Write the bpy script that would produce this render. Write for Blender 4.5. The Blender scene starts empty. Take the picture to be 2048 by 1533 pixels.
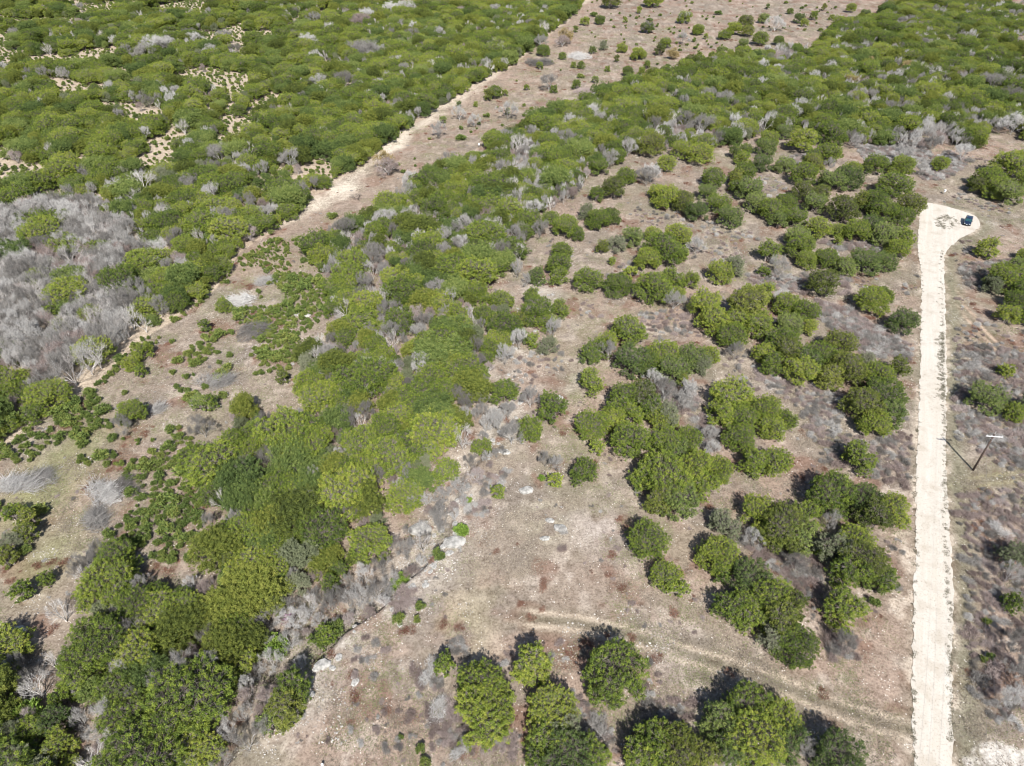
import bpy, bmesh, math, random
import numpy as np
from mathutils import Vector, Matrix
random.seed(7); rng = np.random.default_rng(7)
PI = math.pi; R = math.radians
S = bpy.context.scene
col = S.collection

# ------------------------------------------------------------------ camera, sky, sun, exposure
CAM_H, PITCH, FPX = 82.0, R(38.6), 1366.0
cam = bpy.data.cameras.new('camera'); co = bpy.data.objects.new('camera', cam); col.objects.link(co)
co.location = (0, 0, CAM_H); co.rotation_euler = (PI/2 - PITCH, 0, 0)
cam.sensor_width = 36; cam.lens = FPX/2048*36; cam.clip_start = 1; cam.clip_end = 5000
S.camera = co
W = bpy.data.worlds.new('World'); S.world = W; W.use_nodes = True
nt = W.node_tree; nt.nodes.clear()
sky = nt.nodes.new('ShaderNodeTexSky'); sky.sky_type = 'NISHITA'; sky.sun_disc = False
bg = nt.nodes.new('ShaderNodeBackground'); wo = nt.nodes.new('ShaderNodeOutputWorld')
nt.links.new(sky.outputs[0], bg.inputs[0]); nt.links.new(bg.outputs[0], wo.inputs[0])
bg.inputs[1].default_value = 0.075
LD = Vector((-134, 958.7, -987.7)).normalized()           # direction the sunlight travels
sky.sun_elevation = math.asin(-LD.z)
sky.sun_rotation = math.atan2(-LD.x, -LD.y)
sl = bpy.data.lights.new('sun', 'SUN'); so = bpy.data.objects.new('sun', sl); col.objects.link(so)
sl.energy = 5.0; sl.angle = R(0.53); sl.color = (1, .965, .91)
so.rotation_euler = LD.to_track_quat('-Z', 'Y').to_euler()
S.cycles.filter_width = 1.1
S.view_settings.view_transform = 'Standard'; S.view_settings.look = 'None'
S.view_settings.gamma = 1; S.view_settings.exposure = 0.66; S.view_settings.use_curve_mapping = False

# ------------------------------------------------------------------ helpers
CROP = dict(A=(0,0), B=(0,480), C=(0,957), D=(640,0), E=(640,480), F=(640,957), G=(1280,0), H=(1280,480), I=(1280,957), P=None)
K = 768/2044
def full(c, x, y):
    if c == 'P': return (x, y)
    o = CROP[c]; return (o[0]+x*K, o[1]+y*K)
def pts(c, s):
    v = [float(t) for t in s.replace(';', ' ').replace(',', ' ').split()]
    return [full(c, v[i], v[i+1]) for i in range(0, len(v), 2)]
cp, sp = math.cos(PITCH), math.sin(PITCH)
def plane(px, py, z=0.0):
    dx, dy = px-1024, py-766.5
    down = dy*cp + FPX*sp; fwd = FPX*cp - dy*sp
    down = max(down, 60)
    t = (CAM_H-z)/down
    return dx*t, fwd*t
_lat = np.random.default_rng(3).random((256, 256))
def vnoise(x, y):
    x = np.asarray(x, float); y = np.asarray(y, float)
    xi = np.floor(x).astype(int); yi = np.floor(y).astype(int)
    fx = x-xi; fy = y-yi; fx = fx*fx*(3-2*fx); fy = fy*fy*(3-2*fy)
    a = _lat[xi & 255, yi & 255]; b = _lat[(xi+1) & 255, yi & 255]
    c = _lat[xi & 255, (yi+1) & 255]; d = _lat[(xi+1) & 255, (yi+1) & 255]
    return a*(1-fx)*(1-fy)+b*fx*(1-fy)+c*(1-fx)*fy+d*fx*fy
def fbm(x, y, s, o=4, off=0.0):
    v = 0; amp = 1; tot = 0
    for i in range(o):
        v = v+amp*vnoise(np.asarray(x)/s+off+i*17.3, np.asarray(y)/s+off*1.7+i*5.1); tot += amp; amp *= .55; s /= 2.03
    return v/tot
def sstep(a, b, x):
    t = np.clip((x-a)/(b-a), 0, 1); return t*t*(3-2*t)
def inpoly(x, y, P):
    x = np.asarray(x, float); y = np.asarray(y, float); r = np.zeros(x.shape, bool)
    n = len(P); j = n-1
    for i in range(n):
        xi, yi = P[i]; xj, yj = P[j]
        if yi != yj:
            r ^= ((yi > y) != (yj > y)) & (x < (xj-xi)*(y-yi)/(yj-yi)+xi)
        j = i
    return r
def pdist(x, y, P, closed=False):                        # distance to polyline, and which side (cross product sign)
    x = np.asarray(x, float); y = np.asarray(y, float)
    best = np.full(x.shape, 1e9); side = np.zeros(x.shape); tt = np.zeros(x.shape)
    n = len(P); m = n if closed else n-1
    for i in range(m):
        ax, ay = P[i]; bx, by = P[(i+1) % n]
        dx, dy = bx-ax, by-ay; L = dx*dx+dy*dy+1e-9
        t = np.clip(((x-ax)*dx+(y-ay)*dy)/L, 0, 1)
        d = np.hypot(x-ax-t*dx, y-ay-t*dy)
        m_ = d < best
        best = np.where(m_, d, best); side = np.where(m_, np.sign(dx*(y-ay)-dy*(x-ax)), side); tt = np.where(m_, (i+t)/m, tt)
    return best, side, tt
LEDGE = [plane(*p) for p in [(1080,578),(1033,630),(1016,705),(1001,837),(978,912),(933,950),(918,998),(903,1066),(884,1096),(850,1137),(813,1167),(764,1220),(689,1269),(640,1325),(600,1400)]]
def height(x, y):
    h = 0.9*(fbm(x, y, 70, 2, 2.2)-.5)+.22*(fbm(x, y, 9, 2, 7.1)-.5)*sstep(-60, 60, np.asarray(y, float)*0+20)
    d, s, t = pdist(x, y, LEDGE)
    left = np.where(s < 0, d, 0)                           # drop on the thicket side of the ledge
    drop = 1.5*sstep(.05, .9, left)*(1-sstep(6, 26, left))*sstep(.05, .5, t)*(1-sstep(.97, 1.0, t))
    return h-drop
def h1(x, y): return float(height(np.array([x]), np.array([y]))[0])
def world(px, py, z=0.0):
    h = 0
    for _ in range(3):
        x, y = plane(px, py, h+z); h = h1(x, y)
    return x, y, h
def depth(x, y, z=0): return y*cp + (CAM_H-z)*sp
def project(x, y, z=0):
    d = y*cp+(CAM_H-z)*sp
    return 1024+FPX*x/d, 766.5+FPX*(-(z-CAM_H)*cp-y*sp)/d
def wpoly(*chunks, z=0.0):
    o = []
    for ch in chunks: o += [plane(*p, ch[2] if len(ch) > 2 else z) for p in pts(ch[0], ch[1])]
    return o
def tag(o, label=None, cat=None, group=None, kind=None):
    if label: o['label'] = label
    if cat: o['category'] = cat
    if group: o['group'] = group
    if kind: o['kind'] = kind
    return o
def empty(name, loc, rz=0, sc=1.0):
    o = bpy.data.objects.new(name, None); col.objects.link(o); o.empty_display_size = .5
    o.location = loc; o.rotation_euler = (0, 0, rz); o.scale = (sc, sc, sc) if not hasattr(sc, '__len__') else sc
    return o
def link(name, me, parent=None, loc=None, rz=None, sc=None):
    o = bpy.data.objects.new(name, me); col.objects.link(o)
    if parent: o.parent = parent
    if loc is not None: o.location = loc
    if rz is not None: o.rotation_euler = (0, 0, rz)
    if sc is not None: o.scale = sc if hasattr(sc, '__len__') else (sc,)*3
    return o
def tri_mesh(name, V, F, mats, fm=None, tint=None, smooth=False):
    """V (n,3) F (m,3|4) arrays"""
    V = np.asarray(V, np.float32); F = np.asarray(F, np.int32); k = F.shape[1]
    me = bpy.data.meshes.new(name)
    me.vertices.add(len(V)); me.vertices.foreach_set('co', V.ravel())
    me.loops.add(F.size); me.loops.foreach_set('vertex_index', F.ravel())
    me.polygons.add(len(F)); me.polygons.foreach_set('loop_start', np.arange(0, F.size, k, dtype=np.int32))
    me.polygons.foreach_set('loop_total', np.full(len(F), k, np.int32))
    if fm is not None: me.polygons.foreach_set('material_index', np.asarray(fm, np.int32))
    me.polygons.foreach_set('use_smooth', np.full(len(F), smooth, bool))
    for m in mats: me.materials.append(m)
    me.update(calc_edges=True)
    if tint is not None:
        a = me.attributes.new('tint', 'FLOAT', 'POINT'); a.data.foreach_set('value', np.asarray(tint, np.float32))
    return me

# ------------------------------------------------------------------ materials
def mat(name):
    m = bpy.data.materials.new(name); m.use_nodes = True; n = m.node_tree; n.nodes.clear()
    out = n.nodes.new('ShaderNodeOutputMaterial'); b = n.nodes.new('ShaderNodeBsdfPrincipled')
    n.links.new(b.outputs[0], out.inputs[0]); b.inputs['Specular IOR Level'].default_value = .15
    return m, n, b
def N(n, t, **kw):
    x = n.nodes.new(t)
    for k, v in kw.items(): setattr(x, k, v)
    return x
def ramp(n, f, stops):
    r = n.nodes.new('ShaderNodeValToRGB'); e = r.color_ramp.elements
    while len(e) > len(stops): e.remove(e[-1])
    while len(e) < len(stops): e.new(.5)
    for i, (p, c) in enumerate(stops): e[i].position = p; e[i].color = (*c, 1)
    n.links.new(f, r.inputs[0]); return r.outputs[0]
def mathn(n, op, a, b=None, clamp=False):
    m = N(n, 'ShaderNodeMath', operation=op); m.use_clamp = clamp
    for i, v in enumerate((a, b)):
        if v is None: continue
        if isinstance(v, (int, float)): m.inputs[i].default_value = v
        else: n.links.new(v, m.inputs[i])
    return m.outputs[0]
def foliage(name, stops, rough=.75, locscale=.022, wr=.45, wl=.5, wt=.55, transl=0.0):
    """colour = per-leaf tint + per-tree random + slow drift over the land"""
    m, n, b = mat(name)
    oi = N(n, 'ShaderNodeObjectInfo'); at = N(n, 'ShaderNodeAttribute', attribute_name='tint')
    nz = N(n, 'ShaderNodeTexNoise'); nz.inputs['Scale'].default_value = locscale; nz.inputs['Detail'].default_value = 1
    n.links.new(oi.outputs['Location'], nz.inputs['Vector'])
    f = mathn(n, 'ADD', mathn(n, 'MULTIPLY', mathn(n, 'SUBTRACT', oi.outputs['Random'], .5), wr),
              mathn(n, 'MULTIPLY', mathn(n, 'SUBTRACT', nz.outputs['Fac'], .5), wl))
    f = mathn(n, 'ADD', f, mathn(n, 'MULTIPLY', mathn(n, 'SUBTRACT', at.outputs['Fac'], .5), wt))
    f = mathn(n, 'ADD', f, .5, True)
    c = ramp(n, f, stops); n.links.new(c, b.inputs['Base Color']); b.inputs['Roughness'].default_value = rough
    return m
M = {}
M['juniper'] = foliage('juniper_foliage', [(0, (.046,.072,.020)), (.3, (.102,.148,.028)), (.6, (.175,.230,.036)), (.85, (.250,.300,.046)), (1, (.34,.345,.07))], wr=.56, wl=.16, wt=.95)
M['olive'] = foliage('olive_juniper_foliage', [(0, (.050,.066,.020)), (.35, (.098,.124,.028)), (.7, (.165,.192,.036)), (1, (.26,.27,.06))], wr=.56, wl=.16, wt=.95)
M['bluegreen'] = foliage('dull_juniper_foliage', [(0, (.045,.070,.024)), (.35, (.095,.138,.040)), (.7, (.165,.215,.058)), (1, (.26,.30,.09))], wr=.56, wl=.16, wt=.95)
M['sapling'] = foliage('young_juniper_foliage', [(0, (.065,.10,.03)), (.4, (.11,.155,.04)), (.75, (.165,.20,.05)), (1, (.25,.25,.07))], wt=.75)
M['fresh'] = foliage('fresh_foliage', [(0, (.10,.17,.03)), (.5, (.16,.25,.04)), (1, (.24,.32,.07))])
M['greygreen'] = foliage('grey_green_foliage', [(0, (.10,.12,.06)), (.5, (.17,.19,.11)), (1, (.27,.27,.19))])
M['tanleaf'] = foliage('tan_foliage', [(0, (.17,.13,.07)), (.5, (.27,.21,.10)), (1, (.36,.29,.14))])
M['blossom'] = foliage('redbud_blossom', [(0, (.22,.09,.20)), (.5, (.32,.14,.30)), (1, (.45,.24,.42))])
M['twig'] = foliage('bare_twig', [(0, (.135,.125,.115)), (.4, (.25,.238,.225)), (.75, (.385,.372,.355)), (1, (.56,.545,.53))], rough=.9, wr=.9)
M['paletwig'] = foliage('pale_dead_wood', [(0, (.34,.31,.29)), (.5, (.46,.43,.41)), (1, (.62,.60,.57))], rough=.9)
M['brush'] = foliage('purple_grey_brush', [(0, (.17,.13,.115)), (.45, (.285,.228,.212)), (1, (.43,.37,.35))], rough=.9, wr=.6)
M['rust'] = foliage('rust_brown_brush', [(0, (.12,.055,.04)), (.5, (.20,.105,.075)), (1, (.32,.19,.14))], rough=.9)
M['drygrass'] = foliage('dry_grass', [(0, (.145,.12,.10)), (.4, (.25,.215,.175)), (.75, (.38,.33,.265)), (1, (.52,.46,.36))], rough=.9, wt=.8)
M['greengrass'] = foliage('winter_green_grass', [(0, (.13,.15,.07)), (.5, (.21,.23,.11)), (1, (.33,.33,.18))], rough=.9)
M['weed'] = foliage('track_weeds', [(0, (.09,.08,.06)), (.5, (.16,.15,.11)), (1, (.25,.24,.17))], rough=.9)
M['bark'] = foliage('juniper_bark', [(0, (.10,.085,.075)), (.5, (.18,.155,.14)), (1, (.28,.25,.23))], rough=.95)
M['stone'] = foliage('limestone', [(0, (.27,.25,.23)), (.5, (.40,.37,.34)), (1, (.56,.53,.49))], rough=.95, wr=.5)
def plain(name, c, rough=.6, metal=0, spec=.3, coat=0):
    m, n, b = mat(name); b.inputs['Roughness'].default_value = rough; b.inputs['Metallic'].default_value = metal
    b.inputs['Specular IOR Level'].default_value = spec; b.inputs['Coat Weight'].default_value = coat
    nz = N(n, 'ShaderNodeTexNoise'); nz.inputs['Scale'].default_value = 3; nz.inputs['Detail'].default_value = 5
    o = ramp(n, nz.outputs['Fac'], [(.3, tuple(v*.86 for v in c)), (.7, tuple(min(1, v*1.1) for v in c))])
    n.links.new(o, b.inputs['Base Color']); return m

# boulders: limestone with lichen and pits
def rockmat():
    m, n, b = mat('weathered_limestone'); b.inputs['Roughness'].default_value = .95
    tc = N(n, 'ShaderNodeTexCoord'); nz = N(n, 'ShaderNodeTexNoise'); nz.inputs['Scale'].default_value = 1.7; nz.inputs['Detail'].default_value = 8
    n.links.new(tc.outputs['Object'], nz.inputs['Vector'])
    n.links.new(ramp(n, nz.outputs['Fac'], [(.3, (.17,.165,.155)), (.5, (.33,.32,.30)), (.72, (.50,.48,.45))]), b.inputs['Base Color'])
    return m
M['rock'] = rockmat()

# ------------------------------------------------------------------ land use
trackA = [plane(*p) for p in [(1000,1222),(1072,1238),(1150,1246),(1250,1268),(1340,1300),(1450,1332),(1560,1372),(1680,1420),(1760,1448),(1850,1470)]]
trackB = [plane(*p) for p in [(560,452),(600,432),(660,395),(730,335),(790,290),(850,240),(920,195),(1000,135),(1090,62),(1165,5),(1230,-50)]]
trackC = [plane(*p) for p in [(1897,560),(1918,605),(1965,665),(2048,745),(2150,830)]]
trackD = [plane(*p) for p in [(1900,990),(1925,970),(1975,962),(2048,955),(2200,930)]]
roadL = [(1822,1700),(1827,1533),(1825,1445),(1824,1333),(1825,1220),(1831,1107),(1830.5,957),(1834,900),(1836,856),(1840,743),(1842,630),(1844,555),(1842,530),(1834,500),(1838,470),(1840,432),(1843.5,402)]
roadR = [(1906,1700),(1904,1533),(1904,1445),(1900,1333),(1906,1220),(1902,1107),(1892,957),(1889,900),(1891,856),(1894,780),(1892,668),(1892,593),(1887,540),(1889,515),(1896,496),(1919,477),(1949,462),(1963,449),(1955,433),(1941,425),(1900,413),(1866,406)]
ROAD = [plane(*p) for p in roadL+roadR[::-1]]
roadmid = [plane(*p) for p in [(1864,1750),(1864,1533),(1863,1200),(1861,957),(1864,780),(1867,600),(1866,500),(1880,440)]]
far_open = [ (g[0]/2.661, g[1]/2.661, g[2]/2.661, g[3]/2.661) for g in [
 (1290,680,78,62),(1240,600,40,25),(1430,540,60,38),(1560,495,30,25),(970,660,38,45),(880,760,50,60),(870,830,95,28),(930,850,62,28),(990,745,42,17),(820,900,32,18),
 (1240,425,140,30),(1110,420,65,45),(1330,450,50,35),(1000,400,70,16),(750,430,42,22),(350,480,60,16),(480,470,120,16),(80,490,62,22),(110,765,62,12),(540,300,110,35),
 (470,290,60,30),(200,260,32,34),(1240,170,65,50),(1330,200,60,42),(1480,190,60,25),(1590,110,26,52),(1760,60,36,26),(1700,840,42,25),(1740,880,22,28),(1800,850,22,12),
 (1560,750,42,15),(300,1030,100,28),(360,1000,32,22),(350,930,52,15),(250,910,22,22),(1150,580,32,22),(650,555,32,15),(330,560,32,15),(60,180,90,22),(170,150,50,18),
 (330,105,70,13),(420,95,60,12),(520,70,60,20),(620,50,60,16),(720,20,90,13),(880,40,60,22),(1010,20,80,14),(950,160,32,22),(860,180,26,22),(90,230,34,16),(110,340,55,16),(260,20,60,10),(1130,0,90,14),(20,600,25,10),(600,30,30,20)]]
mid_open = [(x/2.661+1280, y/2.661, a/2.661, b/2.661) for x, y, a, b in [(960,550,60,14),(1250,560,60,22),(1425,487,32,12),(650,560,28,28),(740,760,40,50),(560,600,40,16),(1180,600,25,20),(1340,230,30,10)]] + \
  [(x/2.661+640, y/2.661+480, a/2.661, b/2.661) for x, y, a, b in [(490,560,16,40),(330,880,30,50),(470,960,18,50),(540,810,35,30),(640,760,20,20),(780,640,16,24),(770,310,30,20),(910,250,18,70),(1055,400,12,60),(180,1110,26,20),(100,1130,30,22),(240,1180,20,10),(600,500,10,20)]] + \
  [(x/2.661, y/2.661+957, a/2.661, b/2.661) for x, y, a, b in [(1600,30,34,26),(1520,290,16,50),(1410,10,36,12),(900,850,60,18),(420,1060,30,40),(520,1220,40,30)]]
def gapmask(x, y, G, pad=1.2):
    r = np.zeros(np.shape(x), bool)
    for cx, cy, a, b in G:
        X, Y = plane(cx, cy); x1, _ = plane(cx+a, cy); _, y1 = plane(cx, cy-b); _, y0 = plane(cx, cy+b)
        rx = x1-X; ry = (y1-y0)/2; yc = (y1+y0)/2
        wob = 1+.35*(fbm(x, y, 6, 2, 9.)-.5)*2
        oc = 3.4*Y/82*.55*(pad > 1)
        r |= ((x-X)/(rx+pad))**2+((y-yc+oc)/(ry+pad+oc))**2 < wob
    return r
OPEN = far_open+mid_open
WEST = wpoly(('P', '1180,-60 1165,5 1130,40 1075,85 1020,130 985,150 940,165 900,200 860,220 830,240 780,280 720,320 662,362 620,388 590,425 545,450 480,492 445,545 420,575 370,612 310,648 262,682 215,722 175,770 130,790 75,822 45,850 0,880 -250,1000 -250,-60'), z=1.5)
CORE = wpoly(('P', '607,492 640,450 700,428 745,405 790,372 830,345 880,318 940,300 985,265 1030,250 1055,235 1075,212 1100,205 1170,185 1230,160 1290,140 1350,125 1400,112 1460,100 1540,85 1640,78 1660,55 1680,35 1760,20 1810,-60 2020,-60', 5.0),
  ('G', '1960,90 1900,230 1870,290 1950,330 2044,380 2300,500 2300,720 2060,740 1900,700 1860,690 1800,780 1650,760 1450,790 1300,760 1150,770 960,700 800,690 640,720 480,770 380,790 300,780 100,800 0,830', 1.2),
  ('D', '1700,800 1620,850 1500,880 1420,950 1380,1060 1200,1130 1140,1200 1090,1290 1100,1370', 1.2),
  ('E', '1040,120 960,170 920,280 1000,330 1020,500 960,560 930,640 940,720 890,780 880,870 850,960 700,1010 640,1130 560,1180 560,1290 600,1320 480,1420 380,1400 360,1250 260,1300 330,1400 370,1500', 1.2),
  ('F', '370,260 340,330 280,400 250,450 200,560 130,600 0,620', 1.2),
  ('C', '1600,570 1480,720 1380,760 1400,880 1360,1000 1330,1090 1450,1050 1600,1040 1670,1150 1600,1300 1430,1360 1370,1290 1300,1200 1100,1200 900,1250 650,1300 560,1180 450,1130 440,1100 350,1250 380,1400 200,1500 0,1700 -400,1700 -400,1000 0,860 200,1000 420,1000 450,650 370,500 380,400 590,350 700,420 780,470 880,560 930,600 1000,510 1090,480 1110,380 1100,260 1040,230 1040,140 1060,30'),
  ('B', '1030,1440 1060,1300 1080,1200 950,1100 980,1080 1080,1080 1200,1000 1180,900 1230,820 1400,790 1440,820 1450,960 1480,960 1540,870 1640,880 1700,860 1600,740 1570,690 1600,520 1750,460 1760,200 1700,130 1620,20', 4.5), z=2.5)
GREY = [wpoly(('A', '-300,1100 80,1120 270,1080 560,1100 600,1180 680,1230 690,1330 640,1400 700,1533 720,1533'), ('B', '720,60 720,420 600,560 480,680 330,760 160,700 0,640 -300,640'), z=2.0)]
CREEK = wpoly(('E', '860,860 1060,880 1060,1120 960,1180 850,1330 760,1450 700,1533'), ('F', '640,260 560,460 430,560 340,700 120,800 0,900'), ('C', '1640,960 1560,1020 1450,1050 1340,1090 1370,900 1400,750 1500,700 1650,600'), ('F', '0,600 130,600 260,450 350,330 480,250 560,180'), ('E', '560,1380 660,1330 740,1200 860,1130'))
CREEK2 = wpoly(('C', '430,1150 560,1180 650,1300 900,1260 1300,1210 1370,1300 1380,1400 1250,1500 1100,1700 300,1700 380,1420 330,1280'))
SAP = [(wpoly(('B', '1240,420 1300,330 1480,180 1720,180 1760,380 1600,520 1560,700 1290,740 1180,850 1000,860 900,760 940,650 1100,500')), 1.75, 1.25),
       (wpoly(('B', '-300,1100 130,880 420,790 560,850 600,1000 760,1050 1000,980 1030,1100 1080,1300 1040,1533 600,1533 720,1300 560,1200 250,1200 0,1180 -300,1300')), 2.1, 1.15),
       (wpoly(('B', '560,620 700,480 950,380 1150,170 1450,0 1530,0 1250,200 950,440 830,560 640,740 300,830 100,900 200,850')), 2.0, .7),
       (wpoly(('C', '-300,180 0,150 230,180 250,230 120,450 0,470 -300,480')), 2.1, 1.0),
       (wpoly(('C', '600,200 740,130 1000,0 1080,60 1040,160 1100,260 1100,400 930,480 780,400 560,330')), 2.2, .95),
       (wpoly(('B', '1380,60 1600,-20 1700,160 1720,200 1480,180 1300,180')), 2.2, .55),
       (wpoly(('B', '820,560 950,440 1240,200 1240,420 1100,500 900,760 800,1040 560,850 430,800 640,740')), 6, .7),
       (wpoly(('P', '640,470 700,400 830,300 960,215 1060,140 1160,50 1200,-40 1700,-40 1650,75 1400,105 1100,200 960,290 780,370 650,440')), 8.0, 1.6),
       (wpoly(('P', '1330,170 1330,60 1650,20 1640,75 1500,95')), 6.0, 2.3)]

def landcolour(x, y):
    """base colour of the soil, dead grass and stone cover at a point"""
    x = np.asarray(x, float); y = np.asarray(y, float)
    n1 = fbm(x, y, 26, 4, 1.3); n2 = fbm(x, y, 7, 4, 4.7); n3 = fbm(x, y, 2.4, 3, 8.8); n4 = fbm(x, y, 14, 4, 12.1)
    c = lambda *v: np.array(v)[None, :]
    def mix(a, b, t): return a*(1-t[:, None])+b*t[:, None]
    base = mix(c(.345,.300,.255), c(.400,.325,.275), sstep(.42, .6, n1))
    base = mix(base, c(.270,.245,.215), sstep(.50, .66, n2)*.7)
    base = mix(base, c(.300,.285,.215), sstep(.54, .66, n4)*.5)
    base = mix(base, c(.52,.47,.42), sstep(.60, .72, n3)*.6)                     # pale stony soil
    base = mix(base, c(.255,.170,.135), sstep(.60, .70, fbm(x, y, 4.2, 3, 21.))*.75)       # rusty dead forbs
    # western open glades: brighter tan
    w = inpoly(x, y, WEST).astype(float); base = mix(base, c(.60,.53,.435), w*.85)
    # the cleared corridor: pinkish soil, white caliche along its track
    d, s, t = pdist(x, y, trackB)
    cor = np.exp(-(d/22)**2); base = mix(base, c(.43,.34,.28), cor*.45)
    base = mix(base, c(.74,.69,.60), (1-sstep(1.5, 6.5, d+5*(n2-.5)*2+1.0))*(.60+.5*np.exp(-((t-.28)/.2)**2)).clip(0, 1))
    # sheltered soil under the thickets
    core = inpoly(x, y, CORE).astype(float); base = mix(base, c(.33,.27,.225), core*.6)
    # ledge and stony creek bank
    dl, sl_, tl = pdist(x, y, LEDGE)
    lm = np.exp(-(dl/(4.2))**2)*sstep(.44, .6, n3*.5+n2*.5+.08)
    base = mix(base, c(.56,.54,.50), lm*.75)
    # two-tracks: two pale ruts with grass between
    for T, wdt, a, rut in ((trackA, 1.05, 1.0, c(.60,.53,.44)), (trackC, .9, 1, c(.56,.45,.36)), (trackD, .9, .7, c(.40,.38,.25))):
        d, s, t = pdist(x, y, T); fade = sstep(0, .12, t)
        base = mix(base, c(.22,.205,.155), np.exp(-(d/2.0)**2)*.85*fade)
        base = mix(base, rut, (np.exp(-((np.abs(d-wdt))/.40)**2)*a*fade).clip(0, 1))
    # road verges
    dr, s, t = pdist(x, y, ROAD, True); mid, sm, tm = pdist(x, y, roadmid)
    right = (sm < 0)
    base = mix(base, c(.265,.265,.195), np.where(right, np.exp(-((dr-1.6)/1.9)**2), .35*np.exp(-(dr/1.2)**2))*.8)
    base = mix(base, c(.66,.60,.52), np.exp(-(dr/.8)**2)*sstep(.5, .6, n3)*.8)
    # pale stony apron left of the road, lower half
    ap = wpoly(('I', '1290,330 1440,240 1440,700 1380,760 1300,640')); ax = inpoly(x, y, ap).astype(float)
    base = mix(base, c(.60,.54,.47), ax*sstep(.44, .56, n3)*.85)
    wp = wpoly(('I', '1720,1440 1860,1400 2300,1520 2300,1800 1730,1800')); ax = inpoly(x, y, wp).astype(float)
    base = mix(base, c(.66,.65,.62), ax*sstep(.38, .50, n3))
    # pale gravel pocket between the trees
    for cx, cy, a, b, cc in (('H', 700, 800, 60, (.52,.50,.50)), ('H', 490, 700, 90, (.55,.50,.45)), ('H', 1010, 960, 70, (.52,.49,.46)), ('E', 1330, 480, 90, (.44,.40,.36)), ('E', 1330, 740, 120, (.44,.42,.36)), ('F', 1200, 230, 120, (.43,.42,.33)), ('F', 1480, 260, 140, (.50,.46,.43)), ('I', 130, 920, 110, (.47,.42,.39)), ('F', 930, 860, 50, (.55,.46,.41)), ('F', 700, 700, 60, (.55,.44,.38)),('F', 780, 760, 200, (.39,.36,.26))):
        fx, fy = full(cx, a, 0)[0], 0
        X, Y = plane(*full(cx, a, b)) if False else plane(*full(cx, cy, a))
        rr = depth(X, Y)/FPX*b*K
        m_ = np.exp(-(((x-X)**2+((y-Y)*.75)**2)/rr**2))
        base = mix(base, np.array(cc)[None, :], m_*sstep(.36, .56, n3)*.8)
    # green flush in the lower-left clearing
    for cc_, X0, Y0, rr0 in (('B', 400, 1140, 170), ('C', 260, 420, 150), ('B', 150, 1330, 150), ('C', 200, 90, 150)):
        X, Y = plane(*full(cc_, X0, Y0)); rr = depth(X, Y)/FPX*rr0*K
        m_ = np.exp(-(((x-X)**2+((y-Y)*.6)**2)/rr**2)); base = mix(base, c(.31,.32,.18), m_*.75)
    return base*(0.74+.16*n3)[:, None]*np.array([[.985, .965, .95]])

def axis(lo, hi, f):
    v = [lo]
    while v[-1] < hi: v.append(v[-1]+f(v[-1]))
    return np.array(v)
ys = axis(-60, 1500, lambda v: .42 if 5 < v < 75 else (.42+(v-75)*.0095 if v >= 75 else 2.5))
xs_ = axis(0, 1300, lambda v: .48 if v < 75 else .48+(v-75)*.012)
xs = np.concatenate([-xs_[:0:-1], xs_])
GX, GY = np.meshgrid(xs, ys); gx, gy = GX.ravel(), GY.ravel()
V = np.stack([gx, gy, height(gx, gy)], 1)
nx, ny = len(xs), len(ys)
i0 = (np.arange(ny-1)[:, None]*nx+np.arange(nx-1)[None, :]).ravel()
F = np.stack([i0, i0+1, i0+nx+1, i0+nx], 1)
def groundmat():
    m, n, b = mat('dry_ground'); b.inputs['Roughness'].default_value = .97; b.inputs['Specular IOR Level'].default_value = .05
    at = N(n, 'ShaderNodeAttribute', attribute_name='land'); tc = N(n, 'ShaderNodeTexCoord')
    def noise(s, d, r=.6):
        z = N(n, 'ShaderNodeTexNoise'); z.inputs['Scale'].default_value = s; z.inputs['Detail'].default_value = d; z.inputs['Roughness'].default_value = r
        n.links.new(tc.outputs['Object'], z.inputs['Vector']); return z.outputs['Fac']
    f1 = noise(.9, 6, .7); f2 = noise(3.2, 6, .75); f3 = noise(.35, 5)
    mul = N(n, 'ShaderNodeMix', data_type='RGBA', blend_type='MULTIPLY'); mul.inputs[0].default_value = 1
    n.links.new(at.outputs['Color'], mul.inputs[6])
    n.links.new(ramp(n, f1, [(.30, (.55,.51,.48)), (.48, (.93,.91,.89)), (.68, (1.15,1.13,1.10))]), mul.inputs[7])
    mul2 = N(n, 'ShaderNodeMix', data_type='RGBA', blend_type='MULTIPLY'); mul2.inputs[0].default_value = 1
    n.links.new(mul.outputs[2], mul2.inputs[6])
    n.links.new(ramp(n, f2, [(.34, (.50,.46,.43)), (.48, (.92,.90,.88)), (.66, (1.2,1.19,1.17))]), mul2.inputs[7])
    # scattered pale stones
    vo = N(n, 'ShaderNodeTexVoronoi'); vo.inputs['Scale'].default_value = 2.6; n.links.new(tc.outputs['Object'], vo.inputs['Vector'])
    st = mathn(n, 'LESS_THAN', vo.outputs['Distance'], .20); st = mathn(n, 'MULTIPLY', st, mathn(n, 'GREATER_THAN', noise(.6, 4), .56))
    mx = N(n, 'ShaderNodeMix', data_type='RGBA'); n.links.new(st, mx.inputs[0]); n.links.new(mul2.outputs[2], mx.inputs[6]); mx.inputs[7].default_value = (.62,.58,.53,1)
    n.links.new(mx.outputs[2], b.inputs['Base Color'])
    bp = N(n, 'ShaderNodeBump'); bp.inputs['Strength'].default_value = .6; bp.inputs['Distance'].default_value = .12
    n.links.new(f2, bp.inputs['Height']); n.links.new(bp.outputs[0], b.inputs['Normal'])
    return m
gm = tri_mesh('ground', V, F, [groundmat()], smooth=True)
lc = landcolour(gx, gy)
a = gm.color_attributes.new('land', 'FLOAT_COLOR', 'POINT')
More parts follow.
